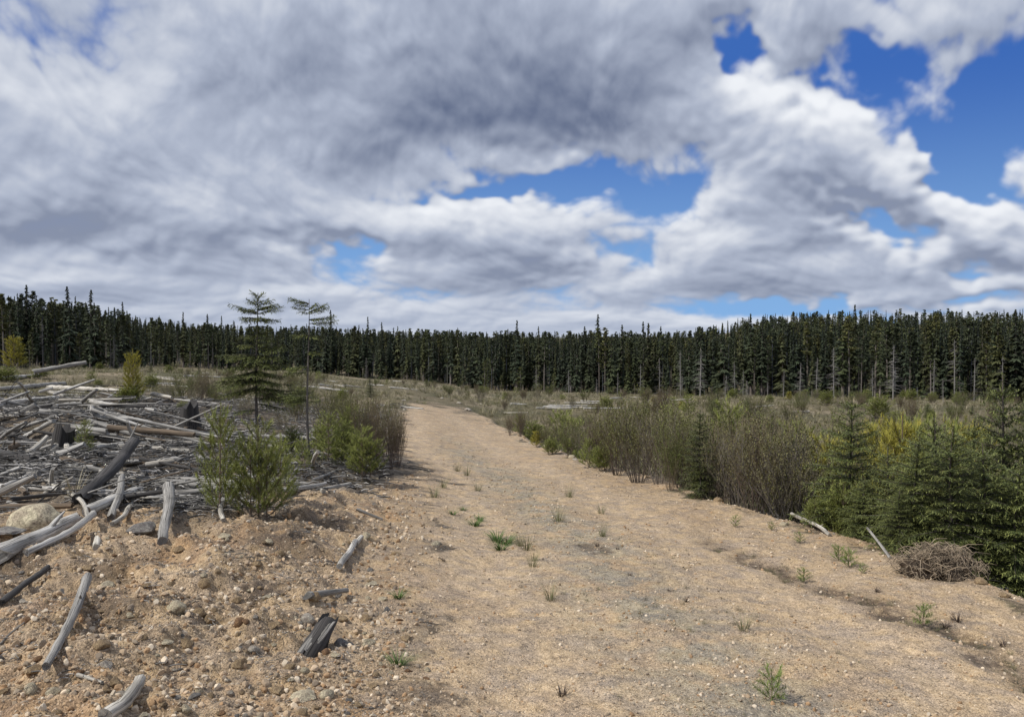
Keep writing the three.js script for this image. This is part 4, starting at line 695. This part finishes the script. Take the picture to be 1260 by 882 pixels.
// ------------------------------------------------------------------ stones
const rockGeo = (seed, detail, round = 0.5, flat = false) => {
  const g = new THREE.IcosahedronGeometry(1, detail), p = g.attributes.position, v = new THREE.Vector3(), r = rngOf(seed), cuts = Array.from({ length: 13 }, () => [V(r() - 0.5, r() - 0.5, r() - 0.5).normalize(), 0.52 + r() * 0.34]);
  for (let k = 0; k < p.count; k++) { v.fromBufferAttribute(p, k); const am = round >= 2 ? 0.45 : 1; let s = 1 + am * 0.14 * N3(v.x * 1.3 + seed, v.y * 1.3, v.z * 1.3) + am * am * 0.05 * N3(v.x * 4, v.y * 4 + seed, v.z * 4); for (const [n, d] of cuts) { const q = n.dot(v) * s; if (q > d) s *= mix(d / q, 1, round * 0.5); } v.multiplyScalar(s); p.setXYZ(k, v.x, v.y, v.z); }
  g.computeVertexNormals(); if (flat) return g;
  // smooth normals across the shared corners
  const key = new Map(), nn = g.attributes.normal; for (let k = 0; k < p.count; k++) { const id = [p.getX(k), p.getY(k), p.getZ(k)].map((c) => c.toFixed(3)).join(); const a = key.get(id) ?? [0, 0, 0]; a[0] += nn.getX(k); a[1] += nn.getY(k); a[2] += nn.getZ(k); key.set(id, a); }
  for (let k = 0; k < p.count; k++) { const a = key.get([p.getX(k), p.getY(k), p.getZ(k)].map((c) => c.toFixed(3)).join()), l = Math.hypot(...a) || 1; nn.setXYZ(k, a[0] / l, a[1] / l, a[2] / l); }
  return g;
};
{
  const geos = [0, 1, 2, 3, 4, 5, 6].map((k) => rockGeo(700 + k, 3, k % 3 ? 0 : 0.7, k % 3 > 0)), smooth = rockGeo(720, 6, 2), r = rngOf(730);
  const put = (px, py, w, hgt, mat, label, group, geo, name = 'stone') => {
    const q = at(px, py), s = w / 2 * q.d / F, m = mesh(name, geo ?? geos[Math.floor(r() * 7)], M.rock[mat]);
    m.scale.set(s, s * hgt, s * (0.7 + 0.4 * r())); m.rotation.y = r() * 6.283; m.position.set(q.x, H(q.x, q.d) + s * hgt * (group ? 0.12 : 0.3), -q.d); m.rotation.z = group ? (r() - 0.5) * 0.7 : 0; return top(m, name, label, name, group);
  };
  put(42, 652, 62, 0.8, 'cream', 'big smooth cream boulder behind the thick silver log', undefined, smooth, 'boulder').rotation.y = 0.5;
  put(6, 655, 44, 0.3, 'grey', 'flat pale grey slab stone beside the cream boulder', undefined, geos[1], 'boulder'); put(176, 655, 48, 0.5, 'grey', 'half-buried grey boulder beside the leaning grey log', undefined, geos[2], 'boulder');
  put(217, 752, 27, 0.9, 'cream', 'angular cream stone alone in the middle of the bank'); put(378, 765, 25, 0.6, 'pale', 'oval pale stone above the charred stump chunk'); put(376, 860, 42, 0.42, 'cream', 'long flat cream stone below the charred stump chunk');
  put(450, 662, 17, 0.9, 'cream', 'round cream stone at the tip of the silver stick'); put(140, 843, 20, 0.9, 'tan', 'round tan stone by the pale root end'); put(148, 856, 18, 0.6, 'pale', 'white stone touching the pale root end');
  put(38, 850, 24, 0.8, 'cream', 'cream stone at the lower end of the straight stick'); put(66, 852, 18, 0.7, 'cream', 'small cream stone beside the lower stick end'); put(40, 826, 24, 0.5, 'tan', 'flat tan stone tucked against the straight stick'); put(128, 822, 30, 0.55, 'pale', 'wide pale stone above the round tan stone'); put(420, 796, 22, 0.7, 'grey', 'grey stone between the stump chunk and road');
  put(130, 722, 26, 0.4, 'cream', 'low cream stone above the top of the straight stick'); put(430, 795, 14, 0.7, 'grey', 'small dark stone between stump chunk and road'); put(275, 662, 18, 0.7, 'cream', 'cream stone under the tall pine sapling'); put(330, 668, 14, 0.7, 'cream', 'small cream stone under the bushy pine sapling');
  const lab = { cream: 'cream', tan: 'tan', grey: 'dull grey', rust: 'rusty brown', pale: 'whitish' };
  for (let k = 0; k < 250; k++) {
    const px = -20 + Math.pow(r(), 0.85) * 560, py = 655 + Math.pow(r(), 0.75) * 235, q = at(px, py), m = masks(q.x, q.d); if (m.road > 0.4 && r() < 0.75) continue;
    const mat = ['cream', 'tan', 'tan', 'tan', 'grey', 'rust', 'tan', 'cream', 'tan', 'pale', 'tan', 'tan'][Math.floor(r() * 12)], w = 9 + Math.pow(r(), 4) * 18;
    put(px, py, w * (0.6 + 0.4 * (py - 600) / 280), 0.45 + r() * 0.4, mat, lab[mat] + ' fist-sized stone loose on the dirt bank', lab[mat] + ' stones on the bank');
  }
  for (let k = 0; k < 75; k++) {                                       // windrow of stones along the far shoulder
    const d = 5.5 + Math.pow(r(), 1.4) * 26, t = 1.0 + (r() - 0.5) * 0.14, x = roadC(d) + roadW(d) * t, s = 0.018 + Math.pow(r(), 3) * 0.075, mat = ['cream', 'pale', 'tan', 'tan'][Math.floor(r() * 4)], m = mesh('stone', geos[Math.floor(r() * 7)], M.rock[mat]);
    m.scale.set(s, s * 0.6, s); m.rotation.y = r() * 6.283; m.position.set(x, H(x, d) + s * 0.2, -d); top(m, 'stone', lab[mat] + ' stone on the crumbling shoulder of the road', 'stone', lab[mat] + ' stones on the road shoulder');
  }
  for (let k = 0; k < 9; k++) { const px = 470 + r() * 130, py = 488 + r() * 26, q = at(px, py); if (masks(q.x, q.d).road > 0.5 || q.d > 130) continue; const s = 0.08 + r() * 0.16, m = mesh('stone', geos[Math.floor(r() * 7)], M.rock.pale); m.scale.set(s, s * 0.6, s); m.position.set(q.x, H(q.x, q.d) + s * 0.2, -q.d); m.rotation.y = r() * 6; top(m, 'stone', 'whitish stone lying in the grass where the road fades', 'stone', 'stones where the road fades'); }
  // gravel too small to count
  const small = [0, 1, 2].map((k) => rockGeo(750 + k, 1, 0, true)), o = new THREE.Object3D(), c = new THREE.Color(), lists = [[], [], []];
  const tones = [[0.48, 0.36, 0.24], [0.42, 0.31, 0.20], [0.60, 0.48, 0.34], [0.34, 0.27, 0.19], [0.36, 0.23, 0.125], [0.62, 0.52, 0.39], [0.28, 0.22, 0.16]];
  for (let k = 0; k < 120000; k++) {
    const th = (-37 + 74 * r()) * R, rad = 3.2 * Math.exp(Math.pow(r(), 0.95) * 1.75), x = Math.sin(th) * rad, d = Math.cos(th) * rad, m = masks(x, d), w = Math.max(m.road * (0.34 + 0.5 * Math.exp(-Math.pow((m.t + 0.1) / 0.4, 2)) * ss(-0.3, 0.5, N2(x * 1.4, d * 1.1))) * (1 - 0.6 * Math.exp(-Math.pow((m.t + 0.72) / 0.16, 2)) - 0.6 * Math.exp(-Math.pow((m.t - 0.25) / 0.18, 2))), m.bank * (0.75 + 0.4 * N2b(x * 1.5, d * 1.5)), m.shoulder);
    if (r() > w) continue;
    lists[k % 3].push([x, d, (0.0028 + Math.pow(r(), 6) * 0.014) * (1 + 0.6 * m.bank) * (rad > 8 ? 1.3 : 1)]);
  }
  lists.forEach((list, q) => {
    const im = new THREE.InstancedMesh(small[q], std({ color: 0xffffff }), list.length); im.name = numbered('gravel'); im.userData.kind = 'stuff'; im.userData.label = 'loose gravel strewn over the dirt'; im.userData.category = 'gravel';
    list.forEach(([x, d, s], n) => { o.position.set(x, H(x, d) + s * 0.15, -d); o.rotation.set(r() * 6, r() * 6, r() * 6); o.scale.set(s, s * (0.5 + 0.4 * r()), s * (0.7 + 0.4 * r())); o.updateMatrix(); im.setMatrixAt(n, o.matrix); const t = tones[Math.floor(r() * 7)], g = 0.7 + 0.5 * r(); im.setColorAt(n, c.setRGB(t[0] * g, t[1] * g, t[2] * g)); });
    im.castShadow = im.receiveShadow = true; scene.add(im);
  });
}

// ------------------------------------------------------------------ slash litter: chips and twigs nobody could count
{
  const r = rngOf(800), o = new THREE.Object3D(), c = new THREE.Color();
  const clump = (seed, n) => { const q = rngOf(seed), b = new GB(); for (let k = 0; k < n; k++) { const x = (q() - 0.5) * 0.5, z = (q() - 0.5) * 0.5, a = q() * 6.283, l = 0.04 + q() * q() * 0.32, y = 0.004 + q() * 0.035, t = (q() - 0.4) * 0.25 * l, rad = 0.0025 + 0.007 * q() * q(), g = 0.10 + 1.05 * q() * q(), col = [0.60 * g, 0.57 * g, 0.53 * g]; b.tube([[x, y, z], [x + Math.cos(a) * l * 0.5, y + t * 0.5 + 0.008, z + Math.sin(a) * l * 0.5], [x + Math.cos(a + 0.2) * l, y + t, z + Math.sin(a + 0.2) * l]], [rad, rad * 0.9, rad * 0.5], 4, col, 0.2, k); } return b.build(); };
  const geos = [clump(801, 16), clump(802, 20), clump(803, 14)], lists = [[], [], []];
  for (let k = 0; k < 19000; k++) {
    const th = (-38 + 68 * r()) * R, rad = 4 * Math.exp(r() * 2.4), x = Math.sin(th) * rad, d = Math.cos(th) * rad, m = masks(x, d);
    if (x > roadC(d) + roadW(d) * 1.1) continue;
    const w = m.road > 0.2 ? (rad < 13 && x < roadC(d) + roadW(d) * 0.9 ? 0.05 : 0) : m.bank > 0.5 ? 0.07 + 0.2 * ss(1.6, 0, slashEdge(x) - d) : ss(45, 30, rad) * (0.55 + 0.5 * N2(x * 0.7, d * 0.5)) * (th > -14 * R ? 0.6 : 1);
    if (r() > w) continue; lists[k % 3].push([x, d, (0.7 + 0.7 * r()) * (m.road > 0.2 ? 0.14 : m.bank > 0.1 || Math.abs(m.t) < 1.25 ? 0.3 : 1 + rad / 45)]);
  }
  lists.forEach((list, q) => {
    const im = new THREE.InstancedMesh(geos[q], M.farBark, list.length); im.name = numbered('wood_litter'); im.userData.kind = 'stuff'; im.userData.label = 'chips and twigs of weathered wood littering the ground'; im.userData.category = 'debris';
    list.forEach(([x, d, s], n) => { o.position.set(x, H(x, d), -d); o.rotation.set((r() - 0.5) * 0.3, r() * 6.283, (r() - 0.5) * 0.3); o.scale.setScalar(s); o.updateMatrix(); im.setMatrixAt(n, o.matrix); const g = 0.55 + 0.6 * r(); im.setColorAt(n, c.setRGB(g, g, g)); });
    im.castShadow = im.receiveShadow = true; scene.add(im);
  });
}

// ------------------------------------------------------------------ grass
function tuftGeometry(seed, { blades, h, spread, w, col, col2, curl = 0.5 }) {
  const r = rngOf(seed), b = new GB();
  for (let k = 0; k < blades; k++) {
    const a = r() * 6.283, o = Math.sqrt(r()) * spread * 0.35, hh = h * (0.5 + 0.6 * r()), out = spread * (0.3 + r()), ca = Math.cos(a), sa = Math.sin(a), c = mixc(col, col2, r()), g = 0.7 + 0.6 * r(), cc = tint(c, g), p = [];
    for (let s = 0; s <= 3; s++) { const t = s / 3; p.push([ca * (o + out * t * (0.4 + curl * t)), hh * (t - 0.25 * curl * t * t), sa * (o + out * t * (0.4 + curl * t))]); }
    for (let s = 0; s < 3; s++) { const w0 = w * (1 - s / 3) / 2, w1 = w * (1 - (s + 1) / 3) / 2, A = p[s], B = p[s + 1]; b.tri([A[0] - sa * w0, A[1], A[2] + ca * w0], [A[0] + sa * w0, A[1], A[2] - ca * w0], [B[0] + sa * w1, B[1], B[2] - ca * w1], cc); if (s < 2) b.tri([A[0] - sa * w0, A[1], A[2] + ca * w0], [B[0] + sa * w1, B[1], B[2] - ca * w1], [B[0] - sa * w1, B[1], B[2] + ca * w1], cc); }
  }
  return b.build();
}
{
  const r = rngOf(900), o = new THREE.Object3D(), c = new THREE.Color();
  const STRAW = [0.215, 0.185, 0.10], OLV = [0.125, 0.13, 0.045], GRN = [0.055, 0.11, 0.02];
  const geos = [tuftGeometry(901, { blades: 34, h: 0.28, spread: 0.16, w: 0.006, col: STRAW, col2: OLV }), tuftGeometry(902, { blades: 30, h: 0.2, spread: 0.2, w: 0.007, col: OLV, col2: STRAW }), tuftGeometry(903, { blades: 26, h: 0.36, spread: 0.14, w: 0.006, col: STRAW, col2: [0.45, 0.40, 0.28] })], lists = [[], [], []];
  for (let k = 0; k < 26000; k++) {
    const th = (-36 + 72 * r()) * R, rad = 6 * Math.exp(Math.pow(r(), 0.7) * 3.3), x = Math.sin(th) * rad, d = Math.cos(th) * rad, m = masks(x, d), e = lerpTable(edgeT, th / R);
    if (m.road > 0.15 || m.bank > 0.3 || rad > e) continue;
    const slash = x < roadC(d) ? ss(14, 38, rad) * 0.9 + 0.04 : ss(1.15, 1.5, m.t);
    if (r() > slash * (0.6 + 0.5 * N2(x * 0.15, d * 0.1))) continue;
    lists[Math.floor(r() * 3)].push([x, d, (0.5 + 0.6 * r()) * (1 + rad / 70)]);
  }
  lists.forEach((list, q) => {
    const im = new THREE.InstancedMesh(geos[q], M.plant, list.length); im.name = numbered('meadow_grass'); im.userData.kind = 'stuff'; im.userData.label = 'dry straw and olive grass covering the clearing'; im.userData.category = 'grass';
    list.forEach(([x, d, s], n) => { o.position.set(x, H(x, d) - 0.01, -d); o.rotation.set(0, r() * 6.283, 0); o.scale.set(s * 1.2, s * 0.8, s * 1.2); o.updateMatrix(); im.setMatrixAt(n, o.matrix); const g = 0.65 + 0.6 * r(); im.setColorAt(n, c.setRGB(g, g, g)); });
    im.castShadow = im.receiveShadow = true; scene.add(im);
  });
  const weeds = []; for (let k = 0; k < 900; k++) { const d = 4 + 18 * Math.pow(r(), 1.3), t = -0.25 + (r() + r() - 1) * 0.45, x = roadC(d) + roadW(d) * t; if (r() < 0.35 + 0.6 * N2(x * 0.9, d * 0.6)) weeds.push([x, d]); }
  const rutWeeds = (() => { for (let k = 0; k < 260; k++) { const d = 4.6 + 4.2 * r(), x = rutC(d) + (r() - 0.5) * 0.32; if (N2(x * 2, d * 1.6) > -0.1) weeds.push([x, d]); } })(), wm = new THREE.InstancedMesh(geos[1], M.plant, weeds.length); wm.name = 'road_weed'; wm.userData.kind = 'stuff'; wm.userData.label = 'sparse low weeds along the crown of the road'; wm.userData.category = 'weeds';
  weeds.forEach(([x, d], n) => { o.position.set(x, H(x, d) - 0.004, -d); o.rotation.set(0, r() * 6, 0); o.scale.setScalar(0.1 + 0.14 * r()); o.updateMatrix(); wm.setMatrixAt(n, o.matrix); const g = 0.4 + 0.7 * r(); wm.setColorAt(n, c.setRGB(g, g, g * 1.1)); }); wm.castShadow = wm.receiveShadow = true; scene.add(wm);
  // tufts that can be told apart on and beside the road
  const green = tuftGeometry(910, { blades: 60, h: 0.09, spread: 0.09, w: 0.006, col: GRN, col2: [0.09, 0.15, 0.03], curl: 0.8 }), dry = tuftGeometry(911, { blades: 46, h: 0.15, spread: 0.10, w: 0.0035, col: [0.22, 0.20, 0.11], col2: [0.13, 0.14, 0.06] }), dark = tuftGeometry(912, { blades: 34, h: 0.07, spread: 0.06, w: 0.006, col: [0.06, 0.05, 0.04], col2: [0.11, 0.07, 0.05] });
  const tuft = (g, px, py, s, label, group) => { const q = at(px, py), m = mesh('grass_tuft', g, M.plant); m.position.set(q.x, q.y - 0.005, -q.d); m.scale.setScalar(s); m.rotation.y = r() * 6; top(m, 'grass_tuft', label, 'grass tuft', group); };
  tuft(green, 490, 818, 1.1, 'bright green tuft alone where the bank meets the road'); tuft(green, 490, 736, 1.0, 'flat dark green tuft near the rotted grey wood chunk');
  for (const [x, y, s] of [[584, 647, 1.5], [612, 666, 1.7], [622, 670, 1.6], [590, 640, 1.2], [557, 633, 1.0], [616, 676, 1.4], [570, 628, 0.9]]) tuft(green, x, y, s, 'green tuft in the line of grass along the road crown', 'green tufts on the road crown');
  for (const [x, y, s] of [[648, 676, 1.4], [655, 697, 1.0], [678, 738, 1.2], [687, 642, 1.7], [741, 660, 1.2], [640, 672, 1.2], [657, 690, 0.9], [535, 612, 1.6], [575, 585, 1.6], [588, 604, 1.3], [563, 580, 1.4], [915, 775, 1.1], [545, 600, 1.5], [700, 612, 1.5], [740, 632, 1.2]]) tuft(dry, x, y, s, 'wispy dry grass tuft growing out of the road surface', 'dry tufts on the road');
  for (const [x, y, s] of [[692, 855, 1.0], [775, 708, 0.6], [735, 672, 0.8], [845, 740, 0.7], [823, 727, 0.5], [1165, 772, 0.9], [1178, 765, 1.2], [1080, 728, 0.8], [760, 676, 0.6], [545, 690, 0.7], [1235, 795, 0.9]]) tuft(dark, x, y, s, 'small dark withered weed on the bare road', 'withered weeds on the road');
  // pine seedlings
  const seed1 = nearPine(920, { h: 0.3, R0: 0.05, whorls: 3, arms: 3, side: 9, green: [0.13, 0.19, 0.035], tip: [0.2, 0.24, 0.06] });
  const sl = (px, base, topY, label, group) => { const q = at(px, base), s = (base - topY) / F * q.d / seed1.h, g = new THREE.Group(); mesh('trunk', seed1.trunk, M.farBark, g); mesh('foliage', seed1.foliage, M.plant, g); g.position.set(q.x, q.y, -q.d); g.scale.setScalar(s); g.rotation.y = r() * 6; top(g, 'pine_seedling', label, 'seedling', group); };
  sl(950, 862, 816, 'bright pine seedling growing alone in the bare road'); sl(989, 716, 695, 'leaning pine seedling between the road rut and shoulder'); sl(1136, 770, 738, 'pine seedling rooted in the dark road rut');
  for (const [x, b, t] of [[1032, 690, 668], [1045, 698, 672], [950, 652, 640], [984, 668, 652], [905, 648, 632], [1062, 705, 690]]) sl(x, b, t, 'little pine seedling on the lip of the shoulder', 'seedlings along the shoulder');
}

// ------------------------------------------------------------------ root mass on the shoulder
{
  const q = at(1160, 712), g = new THREE.Group(), r = rngOf(950), k = q.d / F;
  const soil = rockGeo(951, 4, 1), p = soil.attributes.position; for (let i = 0; i < p.count; i++) { const s = 1 + 0.2 * N3(p.getX(i) * 3, p.getY(i) * 3, p.getZ(i) * 3 + 9); p.setXYZ(i, p.getX(i) * s * 50 * k, p.getY(i) * s * 26 * k, p.getZ(i) * s * 34 * k); } soil.computeVertexNormals();
  const m = mesh('soil_clod', soil, std({ color: lin(0.13, 0.095, 0.065), map: soilTex.color, bumpMap: soilTex.bump, bumpScale: 0.03 }), g); m.position.y = 0.04;
  const b = new GB();
  for (let n = 0; n < 900; n++) {
    const a = r() * 6.283, e = r() * 1.4, rr = 0.75 + 0.5 * r(), p0 = [Math.cos(a) * Math.cos(e) * 50 * k * rr, Math.sin(e) * 30 * k * rr + 0.03, Math.sin(a) * Math.cos(e) * 34 * k * rr], l = 0.05 + r() * r() * 0.26, a2 = r() * 6.283, dy = 0.5 - r() * 1.4, c = tint([0.38, 0.30, 0.21], 0.3 + 1.0 * r());
    b.tube([p0, [p0[0] + Math.cos(a2) * l * 0.4, p0[1] + 0.03 + dy * l * 0.15, p0[2] + Math.sin(a2) * l * 0.4], [p0[0] + Math.cos(a2 + 0.4) * l * 0.8, Math.max(0, p0[1] + dy * l * 0.6), p0[2] + Math.sin(a2 + 0.4) * l * 0.8]], [0.003, 0.0024, 0.001], 3, c);
  }
  mesh('root', b.build(), M.farBark, g);
  g.position.set(q.x + 0.02, q.y - 0.02, -q.d - 0.1); top(g, 'root_mass', 'tangled mass of dead roots and soil on the shoulder', 'root mass');
}

renderer.render(scene, camera);
